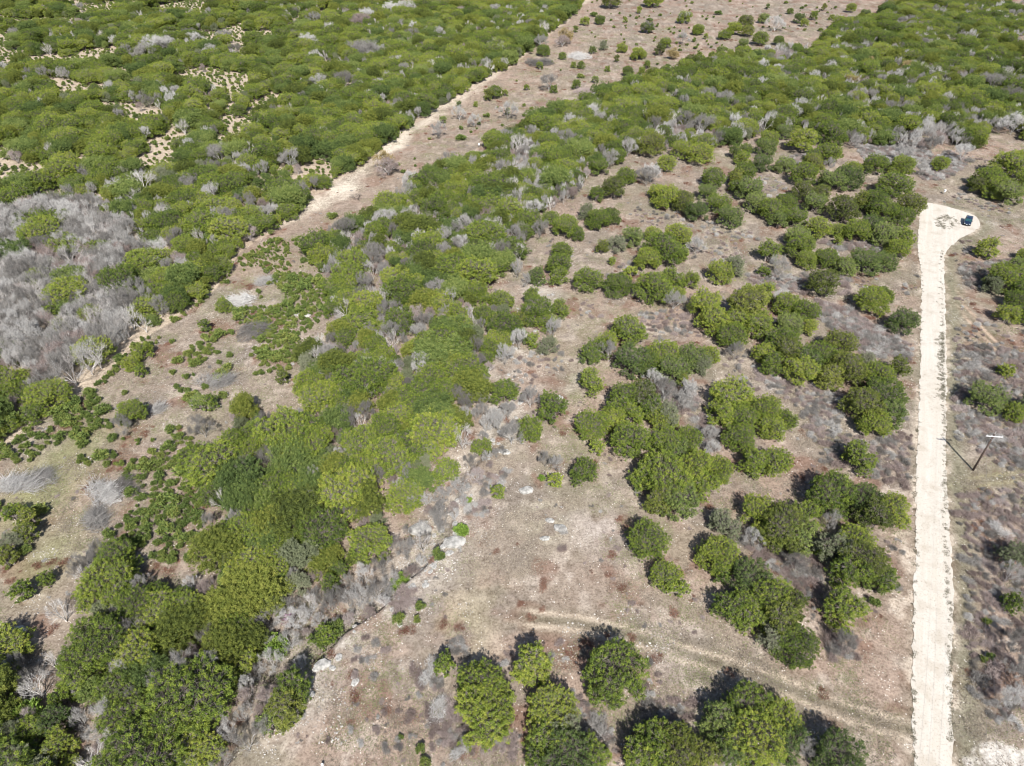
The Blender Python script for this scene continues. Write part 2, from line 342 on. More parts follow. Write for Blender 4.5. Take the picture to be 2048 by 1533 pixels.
a.data.foreach_set('color', np.concatenate([lc, np.ones((len(lc), 1))], 1).astype(np.float32).ravel())
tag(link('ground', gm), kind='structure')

# gravel road with its turnaround: a thin ragged-edged sheet of crushed limestone
def roadmesh():
    def dens(P, st=.45):
        o = []
        for (ax, ay), (bx, by) in zip(P[:-1], P[1:]):
            k = max(1, int(math.hypot(bx-ax, by-ay)/st))
            for i in range(k): o.append((ax+(bx-ax)*i/k, ay+(by-ay)*i/k))
        o.append(P[-1]); return o
    def sm(P):
        for _ in range(3):
            Q = [P[0]]
            for p, q in zip(P[:-1], P[1:]): Q += [(p[0]*.75+q[0]*.25, p[1]*.75+q[1]*.25), (p[0]*.25+q[0]*.75, p[1]*.25+q[1]*.75)]
            Q.append(P[-1]); P = Q
        return P
    ring = dens(sm([plane(*p) for p in roadL+roadR[::-1]]))
    out = []
    for i, (x, y) in enumerate(ring):
        px, py = ring[i-1]; qx, qy = ring[(i+1) % len(ring)]; tx, ty = qx-px, qy-py; L = math.hypot(tx, ty)+1e-6
        w = .6*(float(fbm(x, y, 2.2, 4, 3.3))-.5)+random.uniform(-.14, .14)
        out.append((x+ty/L*w, y-tx/L*w))
    bm = bmesh.new(); vs = [bm.verts.new((x, y, 0)) for x, y in out]
    f = bm.faces.new(vs); bmesh.ops.triangulate(bm, faces=[f])
    # subdivide long inner edges so the sheet follows the land
    for _ in range(5):
        e = [e for e in bm.edges if e.calc_length() > 3.0 and not e.is_boundary]
        if not e: break
        bmesh.ops.subdivide_edges(bm, edges=e, cuts=1); bmesh.ops.triangulate(bm, faces=bm.faces)
    X = np.array([v.co.x for v in bm.verts]); Y = np.array([v.co.y for v in bm.verts]); H = height(X, Y)
    for v, h in zip(bm.verts, H): v.co.z = h+.05
    bm.normal_update()
    for f in bm.faces:
        if f.normal.z < 0: f.normal_flip()
    m, n, b = mat('crushed_limestone'); b.inputs['Roughness'].default_value = .95; b.inputs['Specular IOR Level'].default_value = .05
    tc = N(n, 'ShaderNodeTexCoord')
    def noise(s, d, sc=(1,1,1), rot=0):
        m0 = N(n, 'ShaderNodeMapping'); m0.inputs['Rotation'].default_value = (0, 0, rot); n.links.new(tc.outputs['Object'], m0.inputs[0])
        mp = N(n, 'ShaderNodeMapping'); mp.inputs['Scale'].default_value = sc; n.links.new(m0.outputs[0], mp.inputs[0])
        z = N(n, 'ShaderNodeTexNoise'); z.inputs['Scale'].default_value = s; z.inputs['Detail'].default_value = d; z.inputs['Roughness'].default_value = .65
        n.links.new(mp.outputs[0], z.inputs['Vector']); return z.outputs['Fac']
    streak = noise(1.2, 4, (1, .05, 1), R(25.6))
    c1 = ramp(n, streak, [(.3, (.50,.455,.395)), (.55, (.54,.50,.445)), (.7, (.57,.535,.485))])
    mul = N(n, 'ShaderNodeMix', data_type='RGBA', blend_type='MULTIPLY'); mul.inputs[0].default_value = 1
    n.links.new(c1, mul.inputs[6]); n.links.new(ramp(n, noise(4, 6), [(.3, (.68,.65,.61)), (.46, (.97,.97,.97)), (.7, (1,1,1))]), mul.inputs[7])
    mul3 = N(n, 'ShaderNodeMix', data_type='RGBA', blend_type='MULTIPLY'); mul3.inputs[0].default_value = 1
    n.links.new(mul.outputs[2], mul3.inputs[6]); n.links.new(ramp(n, noise(.35, 5), [(.36, (.88,.86,.83)), (.5, (1,1,1)), (.65, (1,.99,.97))]), mul3.inputs[7]); mul = mul3
    n.links.new(mul.outputs[2], b.inputs['Base Color'])
    me = bpy.data.meshes.new('gravel_road'); bm.to_mesh(me); bm.free(); me.materials.append(m); return me
tag(link('gravel_road', roadmesh()), kind='structure')

# ------------------------------------------------------------------ plant meshes
def unit(v): return v/(np.linalg.norm(v, axis=1, keepdims=True)+1e-9)
def leaf_tris(c, d, L, wd, g):
    """narrow triangles from centres c pointing along d"""
    n = len(c); r = unit(g.normal(size=(n, 3))); s = unit(np.cross(d, r))
    L = L[:, None]; wd = wd[:, None]
    a = c-s*wd*.5-d*L*.3; b = c+s*wd*.5-d*L*.3; t = c+d*L*.7
    V = np.stack([a, b, t], 1).reshape(-1, 3); return V
def crown(seed, Rw, Hh, per=44, tuft=.50, leafL=.20, leafW=.085, lobes=None, squash=1.0):
    g = np.random.default_rng(seed)
    nl = lobes or int(8+Rw*Rw*1.3); base = .08*Hh
    an = g.uniform(0, 2*PI, nl); rr = np.sqrt(g.uniform(0, 1, nl))*Rw*.68
    ex = 1+.14*g.normal()
    cx = rr*np.cos(an)*ex; cy = rr*np.sin(an)/ex
    lr = g.uniform(.26, .42, nl)*min(Rw, 3.2)*(1.1-.35*rr/Rw)
    top = Hh*(.45+.50*np.sqrt(np.clip(1-(rr/(Rw*.98))**2, 0, 1)))*g.uniform(.86, 1.08, nl)
    C = np.stack([cx, cy, np.maximum(top-lr, base+lr*.5)], 1)
    ns = int(nl*.8); an = g.uniform(0, 2*PI, ns); rr = g.uniform(.60, .82, ns)*Rw; sr = g.uniform(.16, .28, ns)*min(Rw, 2.8)
    C = np.concatenate([C, np.stack([rr*np.cos(an)*ex, rr*np.sin(an)/ex, base+sr*.8+g.uniform(0, .28, ns)*Hh], 1)]); lr = np.concatenate([lr, sr])
    P = []; Nn = []
    for i in range(len(C)):
        k = int(4*PI*lr[i]**2/(tuft*tuft)*4)+8
        d = unit(g.normal(size=(k, 3))); p = C[i]+d*lr[i]
        keep = (p[:, 2] > base) & ~((p[:, 2] < .35*Hh) & (d[:, 2] < -.25))
        for j in range(len(C)):
            if j != i: keep &= np.linalg.norm(p-C[j], axis=1) > lr[j]*.93
        P.append(p[keep]); Nn.append(d[keep])
    P = np.concatenate(P); Nn = np.concatenate(Nn); o = g.permutation(len(P)); P = P[o]; Nn = Nn[o]
    sel = []; cell = {}                                       # blue-noise tufts with real gaps between them
    for q in range(len(P)):
        c_ = tuple((P[q]//tuft).astype(int)); ok = True
        for a in (-1, 0, 1):
            for b in (-1, 0, 1):
                for e in (-1, 0, 1):
                    for r_ in cell.get((c_[0]+a, c_[1]+b, c_[2]+e), ()):
                        if np.dot(P[r_]-P[q], P[r_]-P[q]) < (tuft*.86)**2: ok = False
        if ok: sel.append(q); cell.setdefault(c_, []).append(q)
    P = P[sel]; Nn = Nn[sel]; nt_ = len(P); tt = g.uniform(0, 1, nt_)
    P = P+Nn*(g.normal(size=(nt_, 1))*.21-.05)
    sz = g.uniform(.65, 1.25, nt_)
    ti = np.repeat(np.arange(nt_), per); n = len(ti)
    ax = unit(Nn+np.array([0, 0, .5])+g.normal(size=(nt_, 3))*.35)
    off = g.normal(size=(n, 3))*.125*(tuft/.5)*sz[ti][:, None]; along = g.uniform(-.5, 1, n)[:, None]*ax[ti]*tuft*.48*sz[ti][:, None]
    off *= (1.15-.7*np.clip(along*ax[ti], 0, 1).sum(1, keepdims=True)/(tuft*.5))
    d = unit(off*3+ax[ti]*.35+g.normal(size=(n, 3))*.85)
    V = leaf_tris(P[ti]+off+along, d, g.uniform(.6, 1.3, n)*leafL, g.uniform(.6, 1.3, n)*leafW, g)
    tint = np.clip(.50+.50*(tt[ti]-.5)+g.normal(size=n)*.20, 0, 1)
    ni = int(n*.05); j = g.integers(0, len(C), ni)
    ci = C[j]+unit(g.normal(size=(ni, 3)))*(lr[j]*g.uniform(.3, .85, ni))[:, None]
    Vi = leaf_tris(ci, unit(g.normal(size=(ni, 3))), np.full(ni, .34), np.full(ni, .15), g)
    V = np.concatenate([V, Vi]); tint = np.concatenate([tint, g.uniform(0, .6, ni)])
    return V, np.repeat(tint, 3), C, lr
def tubes(segs, sides=3):
    """segs: list of (p, q, r0, r1) -> V, F tris"""
    V = []; F = []
    for p, q, r0, r1 in segs:
        p = np.array(p); q = np.array(q); d = q-p; d = d/(np.linalg.norm(d)+1e-9)
        u = np.cross(d, (0.3, .5, .81)); u = u/(np.linalg.norm(u)+1e-9); w = np.cross(d, u); b = len(V)
        for k in range(sides):
            a = 2*PI*k/sides; o = math.cos(a)*u+math.sin(a)*w; V.append(p+o*r0); V.append(q+o*r1)
        for k in range(sides):
            i, j = b+2*k, b+2*((k+1) % sides); F += [(i, j, j+1), (i, j+1, i+1)]
    return np.array(V), np.array(F)
def limbs(C, lr, Hh, seed):
    g = random.Random(seed); segs = []
    stems = 3
    for s in range(stems):
        a = s*2.1+g.random(); b = (math.cos(a)*.12, math.sin(a)*.12, -.6); m = (math.cos(a)*.35, math.sin(a)*.35, Hh*.32)
        segs.append((b, m, .15, .10))
        for i in range(s, len(C), stems*1):
            c = C[i]; mid = (m[0]*.5+c[0]*.5, m[1]*.5+c[1]*.5, m[2]*.6+c[2]*.35)
            segs.append((m, mid, .07, .045)); segs.append((mid, tuple(c+np.array([0, 0, lr[i]*.6])), .045, .015))
    gg = np.random.default_rng(seed+5)
    for i in range(len(C)):
        for _ in range(int(10+lr[i]*26)):
            d = unit(gg.normal(size=(1, 3)))[0]; d[2] = abs(d[2]); p = C[i]+d*lr[i]*.2; q = C[i]+d*lr[i]*gg.uniform(.85, 1.12); segs.append((p, q, .024, .012))
    return tubes(segs)
JU = {}                                                     # class -> list of (crown mesh, trunk mesh, joined mesh, radius)
def tri_join(parts, mats, name):
    V = np.concatenate([p[0] for p in parts]); o = 0; F = []; fm = []; T = []
    for p in parts:
        F.append(p[1]+o); o += len(p[0]); fm.append(np.full(len(p[1]), p[2])); T.append(p[3])
    return tri_mesh(name, V, np.concatenate(F), mats, np.concatenate(fm), np.concatenate(T))
def juniper_class(key, n, Rw, Hh, mt='juniper', alts=(), **kw):
    L = []
    for i in range(n):
        rw = Rw*(1+.08*(i-(n-1)/2)); V, t, C, lr = crown(100*ord(key[0])+i+len(key), rw, Hh, **kw)
        F = np.arange(len(V)).reshape(-1, 3)
        cm = tri_mesh('juniper_crown', V, F, [M[mt]], tint=t)
        Vt, Ft = limbs(C, lr, Hh, i); tm = tri_mesh('juniper_trunk', Vt, Ft, [M['bark']], tint=np.random.default_rng(i).random(len(Vt)))
        jm = tri_join([(V, F, 0, t), (Vt, Ft, 1, np.full(len(Vt), .5))], [M[mt], M['bark']], 'juniper_whole')
        L.append((cm, tm, jm, rw*1.02))
    for src, alt in alts:                                    # same habit, other species' leaf colour
        cm, tm, jm, r0 = L[src]; c2 = cm.copy(); c2.materials.clear(); c2.materials.append(M[alt]); j2 = jm.copy(); j2.materials.clear(); j2.materials.append(M[alt]); j2.materials.append(M['bark']); L.append((c2, tm, j2, r0))
    JU[key] = L
juniper_class('large', 4, 3.6, 5.3, per=80, tuft=.43, leafL=.135, leafW=.055, alts=((0, 'olive'), (1, 'bluegreen')))
juniper_class('medium', 5, 2.4, 4.3, per=76, tuft=.39, leafL=.13, leafW=.053, alts=((0, 'olive'), (1, 'bluegreen'), (2, 'greygreen')))
juniper_class('small', 4, 1.35, 2.9, per=44, tuft=.31, leafL=.17, leafW=.075, lobes=9, alts=((0, 'olive'), (1, 'bluegreen')))
def sapling_mesh(seed, mt='sapling', Rw=.62, Hh=1.15, n=520, L=.22, w=.09):
    g = np.random.default_rng(seed); k = 9
    an = g.uniform(0, 2*PI, k); r = np.sqrt(g.random(k))*Rw*.7
    C = np.stack([r*np.cos(an), r*np.sin(an), g.uniform(.3, .75, k)*Hh*(1.1-.5*r/Rw)], 1)
    j = g.integers(0, k, n); d = unit(g.normal(size=(n, 3))+np.array([0, 0, .5])); c = C[j]+d*(Rw*g.uniform(.2, .46, n))[:, None]
    c[:, 2] = np.maximum(c[:, 2], .06)
    V = leaf_tris(c, unit(d+np.array([0, 0, .5])+.4*g.normal(size=(n, 3))), g.uniform(.6, 1.3, n)*L, g.uniform(.6, 1.3, n)*w, g)
    return tri_mesh('sapling', V, np.arange(len(V)).reshape(-1, 3), [M[mt]], tint=np.repeat(np.clip(.5+g.normal(size=n)*.28, 0, 1), 3))
SAPM = [sapling_mesh(s, n=700) for s in range(5)]
FRESH = [sapling_mesh(30+s, 'fresh', 1.1, 1.5, 1100, .26, .12) for s in range(2)]

def bare_tree(seed, Rw, Hh, twm, trm, nl=6, twigs=6500, thick=1.0, spread=1.0, tl=.55, tw=.034):
    """trunk with limbs, and the twig crown"""
    g = random.Random(seed); big = []; ends = []
    def grow(p, d, L, r, lev):
        q = p+d*L; q = np.array([q[0], q[1], max(q[2], .15)])
        big.append((tuple(p), tuple(q), r, r*.68))
        if lev == 0 or L < .35: ends.append((q, d)); return
        ends.append((q, d))
        for _ in range(g.choice((2, 3)) if lev > 1 else 3):
            nd = d+np.array([g.gauss(0, .48), g.gauss(0, .48), g.gauss(.10, .30)])*spread; nd /= np.linalg.norm(nd)
            grow(q, nd, L*g.uniform(.60, .86), r*.62, lev-1)
    for i in range(nl):
        a = 2*PI*i/nl+g.uniform(-.4, .4); el = g.uniform(.6, 1.25)
        d = np.array([math.cos(a)*math.cos(el), math.sin(a)*math.cos(el), math.sin(el)])
        grow(np.array([0., 0., Hh*.12*(i > 0)]), d, Hh*.33, .11*thick, 4)
    big.append(((0, 0, -.5), (0, 0, Hh*.16), .2*thick, .15*thick))
    Vb, Fb = tubes(big); sc = 1.0
    gg = np.random.default_rng(seed); E = np.array([e[0] for e in ends]); D = np.array([e[1] for e in ends])
    j = gg.integers(0, len(E), twigs); d = unit(D[j]*.8+gg.normal(size=(twigs, 3))*.75+np.array([0, 0, .25]))
    st = E[j]+gg.normal(size=(twigs, 3))*.18; Ls = gg.uniform(.5, 1.4, twigs)*tl
    V = leaf_tris(st+d*Ls[:, None]*.3, d, Ls, gg.uniform(.7, 1.4, twigs)*tw, gg)
    # normalise to requested radius / height
    ext = np.percentile(np.hypot(V[:, 0], V[:, 1]), 96); ez = np.percentile(V[:, 2], 98)
    fx, fz = Rw/ext, Hh/ez
    for X in (V, Vb): X[:, 0] *= fx; X[:, 1] *= fx; X[:, 2] *= fz
    t = np.repeat(np.clip(.5+gg.normal(size=twigs)*.25, 0, 1), 3); tb = np.full(len(Vb), .75)
    F = np.arange(len(V)).reshape(-1, 3)
    return (tri_mesh('twig_crown', V, F, [twm], tint=t), tri_mesh('limbs', Vb, Fb, [trm], tint=tb),
            tri_join([(V, F, 0, t), (Vb, Fb, 1, tb)], [twm, trm], 'bare_whole'), Rw)
BT = {'grey': [bare_tree(s, 3.2, 5.6, M['twig'], M['twig'], thick=.5) for s in range(4)],
      'pale': [bare_tree(20+s, 3.2, 5.8, M['paletwig'], M['paletwig'], nl=5, twigs=1100, thick=1.25, tw=.035) for s in range(3)],
      'airy': [bare_tree(60+s, 3.2, 5.2, M['twig'], M['twig'], nl=7, twigs=3600, thick=.6, tl=.75, tw=.028) for s in range(3)],
      'brown': [bare_tree(40+s, 2.6, 4.2, M['brush'], M['twig'], nl=7, twigs=4200, thick=.6) for s in range(2)]}
def bush(seed, Rw, Hh, mt, n, L, w):
    g = np.random.default_rng(seed)
    k = 14; an = g.uniform(0, 2*PI, k); r = np.sqrt(g.random(k))*Rw*.6; C = np.stack([r*np.cos(an)*1.35, r*np.sin(an)*.95, np.zeros(k)], 1); wk = g.random(k)**1.5+.1
    j = g.choice(k, n, p=wk/wk.sum()); d = unit(g.normal(size=(n, 3))*np.array([1, 1, .6])+np.array([0, 0, .9])); d[:, 2] = np.abs(d[:, 2])
    c = C[j]+d*(g.uniform(.05, 1, n)**.6*Rw*.5)[:, None]*np.array([1, 1, Hh/Rw*1.5])
    V = leaf_tris(c, unit(d+g.normal(size=(n, 3))*.5), g.uniform(.5, 1.4, n)*L, g.uniform(.6, 1.3, n)*w, g)
    V[:, 2] = np.maximum(V[:, 2], .01)
    return tri_mesh('bush', V, np.arange(len(V)).reshape(-1, 3), [M[mt]], tint=np.repeat(np.clip(.5+g.normal(size=n)*.27, 0, 1), 3))
SHR = [bush(s, 1.25, .95, 'brush', 1300, .40, .030) for s in range(4)]
SHG = [bush(9+s, 1.4, 1.25, 'twig', 1300, .48, .028) for s in range(3)]
RUST = [bush(19+s, .9, .35, 'rust', 420, .22, .04) for s in range(4)]
def pile_mesh(seed, Rw, n=900):                             # heap of cut branches built as long tapering poles, ragged at the rim
    g = random.Random(seed); segs = []; a0 = g.uniform(0, PI); hubs = [(g.gauss(0, .38)*Rw, g.gauss(0, .30)*Rw, g.uniform(.35, .6)*Rw, a0+g.gauss(0, .7)) for _ in range(7)]
    for i in range(n):
        hx, hy, hr, t0 = g.choice(hubs); r = math.sqrt(g.random())*hr; a = g.uniform(0, 2*PI); z = g.uniform(.05, 1.0)*Rw*.40*max(.15, 1-(r/hr)**2)+.08
        t = t0+g.gauss(0, .6); L = g.uniform(.5, 2.3); el = g.gauss(.10, .30); x0 = hx+r*math.cos(a); y0 = hy+r*math.sin(a)
        k = 2; p = (x0, y0, z); rr = g.uniform(.014, .042)
        for q_ in range(k):
            t += g.gauss(0, .3); q = (p[0]+math.cos(t)*L/k, p[1]+math.sin(t)*L/k, max(.03, p[2]+L/k*el)); segs.append((p, q, rr, rr*.6)); p = q; rr *= .6
    V, F = tubes(segs); return tri_mesh('brush_heap', V, F, [M['brush'] if seed % 2 else M['twig']], tint=np.repeat(np.random.default_rng(seed).random(len(V)//12)*.75, 12))
def patch(seed, Rw, n, mt, size, tall, flat=False):          # a few square metres of tufts, in one mesh
    g = np.random.default_rng(seed); nn = n*4
    a = g.uniform(0, 2*PI, n); r = np.sqrt(g.random(n))*Rw; c = np.stack([r*np.cos(a), r*np.sin(a), np.full(n, .0)], 1)
    c = np.repeat(c, 4, 0); d = unit(g.normal(size=(nn, 3))*np.array([1, 1, .3])+np.array([0, 0, tall])); d[:, 2] = np.abs(d[:, 2])
    V = leaf_tris(c+d*size*.3, d, g.uniform(.6, 1.4, nn)*size, g.uniform(.5, 1.2, nn)*size*.35, g)
    return tri_mesh('tufts', V, np.arange(len(V)).reshape(-1, 3), [M[mt]], tint=np.repeat(np.repeat(g.random(n), 4)*.7+g.random(nn)*.3, 3))
def stones(seed, Rw, n, s0, s1, mt):
    g = np.random.default_rng(seed); o = np.array([(1,0,0),(-1,0,0),(0,1,0),(0,-1,0),(0,0,1),(0,0,-1)], float)
    f = np.array([(0,2,4),(2,1,4),(1,3,4),(3,0,4),(2,0,5),(1,2,5),(3,1,5),(0,3,5)])
    V = []; F = []
    for i in range(n):
        a = g.uniform(0, 2*PI); r = math.sqrt(g.random())*Rw; s = s0+(s1-s0)*g.random()**3
        v = o*np.array([s, s*g.uniform(.5, 1), s*g.uniform(.3, .6)])+g.normal(size=(6, 3))*s*.18; t = g.uniform(0, PI)
        v = v@np.array([[math.cos(t), math.sin(t), 0], [-math.sin(t), math.cos(t), 0], [0, 0, 1]])+np.array([r*math.cos(a), r*math.sin(a), s*.12])
        F.append(f+len(V)*6); V.append(v)
    return tri_mesh('stones', np.concatenate(V), np.concatenate(F), [M[mt]], tint=np.repeat(g.random(n), 6))

# ------------------------------------------------------------------ scattering
class Hash:
    def __init__(s, c=4.0): s.c = c; s.d = {}
    def near(s, x, y, r):
        c = s.c; k = int(r/c)+1; i0, j0 = int(x//c), int(y//c)
        for i in range(i0-k, i0+k+1):
            for j in range(j0-k, j0+k+1):
                for (a, b, rr) in s.d.get((i, j), ()):
                    yield a, b, rr
    def add(s, x, y, r): s.d.setdefault((int(x//s.c), int(y//s.c)), []).append((x, y, r))
TH = Hash(4.0)
MIDG = 'mid'
def fill(P, spacing, rfun, H, gap=None, tries=12, jitter=True, excl=None, keep=1.0, k=1.0, fac=.78, inset=0):
    """dart throwing: spacing between neighbours is fac*(r1+r2)"""
    xs_ = [p[0] for p in P]; ys_ = [p[1] for p in P]; x0, x1, y0, y1 = max(min(xs_), -420), min(max(xs_), 420), max(min(ys_), 5), min(max(ys_), 620)
    n = int((x1-x0)*(y1-y0)/(spacing*spacing)*tries); X = rng.uniform(x0, x1, n); Y = rng.uniform(y0, y1, n)
    ok = inpoly(X, Y, P)
    ok &= np.abs(X) < 60+(Y*cp+CAM_H*sp)*.80                 # only a margin beyond the frame
    if gap == 'mid': ok &= ~gapmask(X, Y, mid_open, .9)
    elif gap: ok &= ~gapmask(X, Y, gap) & ~((Y > 190) & (X < -.22*Y) & (fbm(X/2.0, Y, 9, 2, 5.5) > .65-.09*(Y > 320)))
    if excl is not None: ok &= ~excl(X, Y)
    X, Y = X[ok], Y[ok]; out = []; ed = pdist(X, Y, P, True)[0] if inset else np.full(len(X), 99.)
    for x, y, e_ in zip(X, Y, ed):
        r = rfun(); bad = e_ < r*inset
        for a, b, rr in H.near(x, y, (r+4.2)*fac):
            if (a-x)**2+(b-y)**2 < (fac*(r+rr))**2: bad = True; break
        if bad: continue
        H.add(x, y, r)
        if random.random() < keep: out.append((x, y, r))
    return out
near_road = lambda X, Y: inpoly(X, Y, ROAD) | (pdist(X, Y, ROAD, True)[0] < 1.0)

# hand-placed junipers: region phrase -> crop letter -> x,y,width triples read off the photograph
HAND = [
 ('in the diagonal chain above the two-track', 'I', '450,245,160 415,400,230 430,510,100 600,540,230 500,690,200 700,640,230 800,690,170 830,880,250 740,770,220 590,710,200 700,850,150'),
 ('standing alone beside the gravel road', 'I', '1090,700,210 1245,665,60'),
 ('in the U-shaped clump beside the gravel road', 'I', '640,170,190 760,270,260 870,220,180 840,310,180 690,290,160 1010,100,250 1190,120,190 1340,180,190 1240,220,190 1150,320,200 1050,400,190 1180,460,240 1280,530,170 1120,510,200 970,400,80'),
 ('in the largest clump below the two-track', 'I', '440,1300,210 580,1230,270 740,1270,260 600,1400,320 770,1390,220 480,1440,220'),
 ('crossing the bottom edge below the two-track', 'I', '90,1420,250 210,1480,260 20,1490,220 330,1500,180 1060,1490,270 180,1400,200'),
 ('right of the gravel road below the utility pole', 'I', '2000,410,170 1985,670,100 1845,765,45 1870,950,45 1830,960,40'),
 ('beside the two-track at lower centre', 'F', '660,1010,110 1130,1000,210 1570,1060,340 850,1090,260 930,1200,250 830,1220,230 880,1310,240'),
 ('on the bottom edge left of centre', 'F', '1240,1250,290 1290,1340,210 1220,1400,230 1310,1490,290 1440,1480,190 1180,1510,180'),
 ('in the open stony ground above the two-track', 'F', '1745,325,225 1840,520,160 1900,590,110'),
 ('between the ledge and the open flat', 'E', '1445,755,140 1240,910,160 1115,1010,140 985,810,150 1410,1240,150 1255,1290,78 950,1355,72 860,1110,105 675,1235,150'),
 ('above the rock ledge near the middle', 'E', '1425,220,150 1580,240,160 1500,50,70 1555,120,40 1650,180,70 1270,140,130 1290,60,110 1275,200,100 1155,200,95 1080,430,90 1150,390,180 1280,370,100 1200,430,120 1070,515,80 1130,540,80 1215,570,100 1130,320,100'),
 ('in the clump right of the round bright juniper', 'E', '1640,500,180 1470,590,140 1440,620,100 1530,545,100 1670,650,200'),
 ('in the ring of junipers right of the open flat', 'E', '1620,840,160 1720,830,170 1590,910,140 1450,980,190 1550,950,140 1650,940,140 1830,940,170 1470,1110,80 1645,1080,200'),
 ('in the clump below the pale open row', 'H', '130,610,190 280,630,160 370,620,110 180,690,160 225,760,60 40,650,160 330,670,110'),
 ('in the tight clumps right of the flat', 'H', '30,840,150 60,910,130 130,940,160 130,1080,190 250,1060,170 10,1090,90 190,1130,150'),
 ('in the wide flat clump at mid right', 'H', '130,1290,280 290,1230,200 410,1220,180 30,1270,170 200,1380,220 340,1310,160 100,1400,150'),
 ('in the oval clump between flat and road', 'H', '490,840,240 430,930,160 670,900,180 780,960,110 550,950,160 530,1050,180 700,1000,140'),
 ('standing apart left of the utility pole', 'H', '600,1190,160 720,1180,170 1165,1160,165'),
 ('in the tall clump left of the gravel road', 'H', '1190,890,210 1310,830,220 1370,700,130 1260,720,160 1250,970,180 1330,930,150'),
 ('in the long clump reaching toward the road', 'H', '860,700,180 960,610,160 1060,560,170 1010,740,140 1110,690,190 1200,650,100 760,550,190 660,600,120 780,600,150 700,670,120 800,450,150 900,470,90 890,640,140'),
 ('in the crescent of clumps at mid right', 'H', '345,350,180 560,280,70 665,290,110 570,380,230 630,450,170 390,440,170 490,510,170 780,340,140 880,380,140 520,420,150'),
 ('standing left of the gravel road below the turnaround', 'H', '1240,330,180 1290,290,120 1400,440,155 970,240,165 660,175,60'),
 ('right of the gravel road beyond the side track', 'H', '1850,50,115 1950,210,190 1880,240,110 2010,150,110 1960,400,115 2000,320,110 2060,270,150 2050,80,80 2060,400,120'),
 ('right of the gravel road beside the utility pole', 'H', '1945,700,75 1850,840,190 1990,920,110 2060,880,120'),
 ('in the open row of junipers above the open flat', 'H', '70,280,190 200,290,90 130,230,110'),
 ('in the loose stand below the upper thicket', 'G', '320,830,140 230,800,120 140,870,100 60,790,140 500,820,60 560,800,70 550,850,80 690,740,110 670,790,110 770,700,90 650,870,110 770,880,110 860,770,150 930,830,100 1010,740,160 1000,830,130'),
 ('in the loose stand up the slope from the turnaround', 'G', '1250,880,130 1130,900,110 1390,890,140 1600,870,90 920,880,110 870,940,130 550,920,130 510,960,90 1020,970,150 1110,960,150 1350,1000,170 1440,1100,140 1400,1150,120'),
 ('in the loose stand left of the turnaround', 'G', '580,1020,150 520,1000,90 620,1080,120 870,1020,110 960,1040,110 930,1080,130 1240,1080,160 1080,1130,160 1300,1130,140 1180,1080,100 700,1120,150 770,1090,130 830,1160,130 740,1180,90'),
 ('around the narrow bare path at upper right', 'G', '390,950,130 360,1020,105 140,1060,165 230,1080,130 300,1130,120 420,1090,130 480,1160,130 90,1020,90'),
 ('in the dense belt directly left of the turnaround', 'G', '840,1260,140 850,1320,150 950,1220,130 890,1380,120 1150,1230,150 1060,1230,90 1300,1260,150 1400,1270,110 1370,1320,130 1230,1200,120 1050,1290,50 1000,1370,140 1200,1400,170 1100,1420,110 1310,1390,120'),
 ('in the open row left of the turnaround belt', 'G', '70,1250,90 200,1260,140 120,1350,200 40,1380,150 210,1350,100 680,1350,115 430,1450,140 500,1420,120 170,1490,120 270,1500,90'),
 ('in the clump right of the turnaround', 'G', '1970,910,190 1850,960,170 1960,1040,150 1900,1010,160 2040,860,130 1800,990,100 2060,980,150'),
 ('on the thicket shoulder above the rocks', 'D', '1480,890,110 1560,1010,130 1630,940,115 1470,1040,80 1480,1170,140 1550,1150,110 1310,1210,150 1370,1250,80 1230,1160,90 1665,1265,110 1580,1305,100 1420,1130,90'),
 ('in the upper corridor, left part', 'D', '1170,355,35 1365,455,50 1465,430,35 1100,470,30 985,500,30 930,490,80 900,510,60 655,645,35 1245,480,40 925,705,35 1190,270,80 1000,600,30 740,560,30 830,560,25'),
 ('in the upper corridor, middle part', 'D', '1290,300,40 1390,350,40 1690,290,80 1640,380,60 1710,385,45 1810,270,60 1510,245,50 1610,255,60 1840,230,55 1580,320,30 1740,350,40 1350,350,30 1450,270,40 1530,370,30'),
 ('in the far top clearing', 'D', '1550,20,110 1770,15,110 1745,150,80 1410,115,50 1490,105,60 2010,160,60 1940,100,80 1625,110,25 1700,60,30 1360,160,30'),
 ('in the far top clearing at right', 'G', '310,160,60 135,230,60 430,275,50 500,160,90 450,185,70 560,130,80 575,170,70 660,100,60 850,100,60 875,125,40 925,90,40 800,60,35 980,45,30'),
 ('at the far edge of the upper thicket', 'G', '1125,45,50 1200,75,60 550,235,60 480,290,40 10,290,50 380,305,40 250,330,50 640,215,80 740,215,60 350,200,25 1020,95,30 680,40,25'),
 ('in the cleared strip at left', 'B', '690,910,170 1190,355,80 700,660,90 770,600,90 750,710,60 1505,740,75 1090,880,90 1050,870,80 180,935,110 1095,470,60 1120,880,80'),
 ('in the creek wood at lower left', 'C', '1560,1130,190 1520,1240,190 1440,1300,120 1740,840,110 1690,880,90 60,1400,180 170,1350,170 290,1300,170 60,1230,120 330,1180,120 1200,1120,150'),
 ('at the edge of the lower-left clearing', 'C', '125,610,110 250,540,80 60,350,120 150,300,110 50,430,100 160,225,110 80,190,100'),
]
ORD = 'first second third fourth fifth sixth seventh eighth ninth tenth eleventh twelfth thirteenth fourteenth fifteenth sixteenth seventeenth eighteenth'.split()
def pick(r):
    return 'large' if r > 2.95 else ('medium' if r > 1.75 else ('small' if r > .85 else 'tiny'))
hand = []
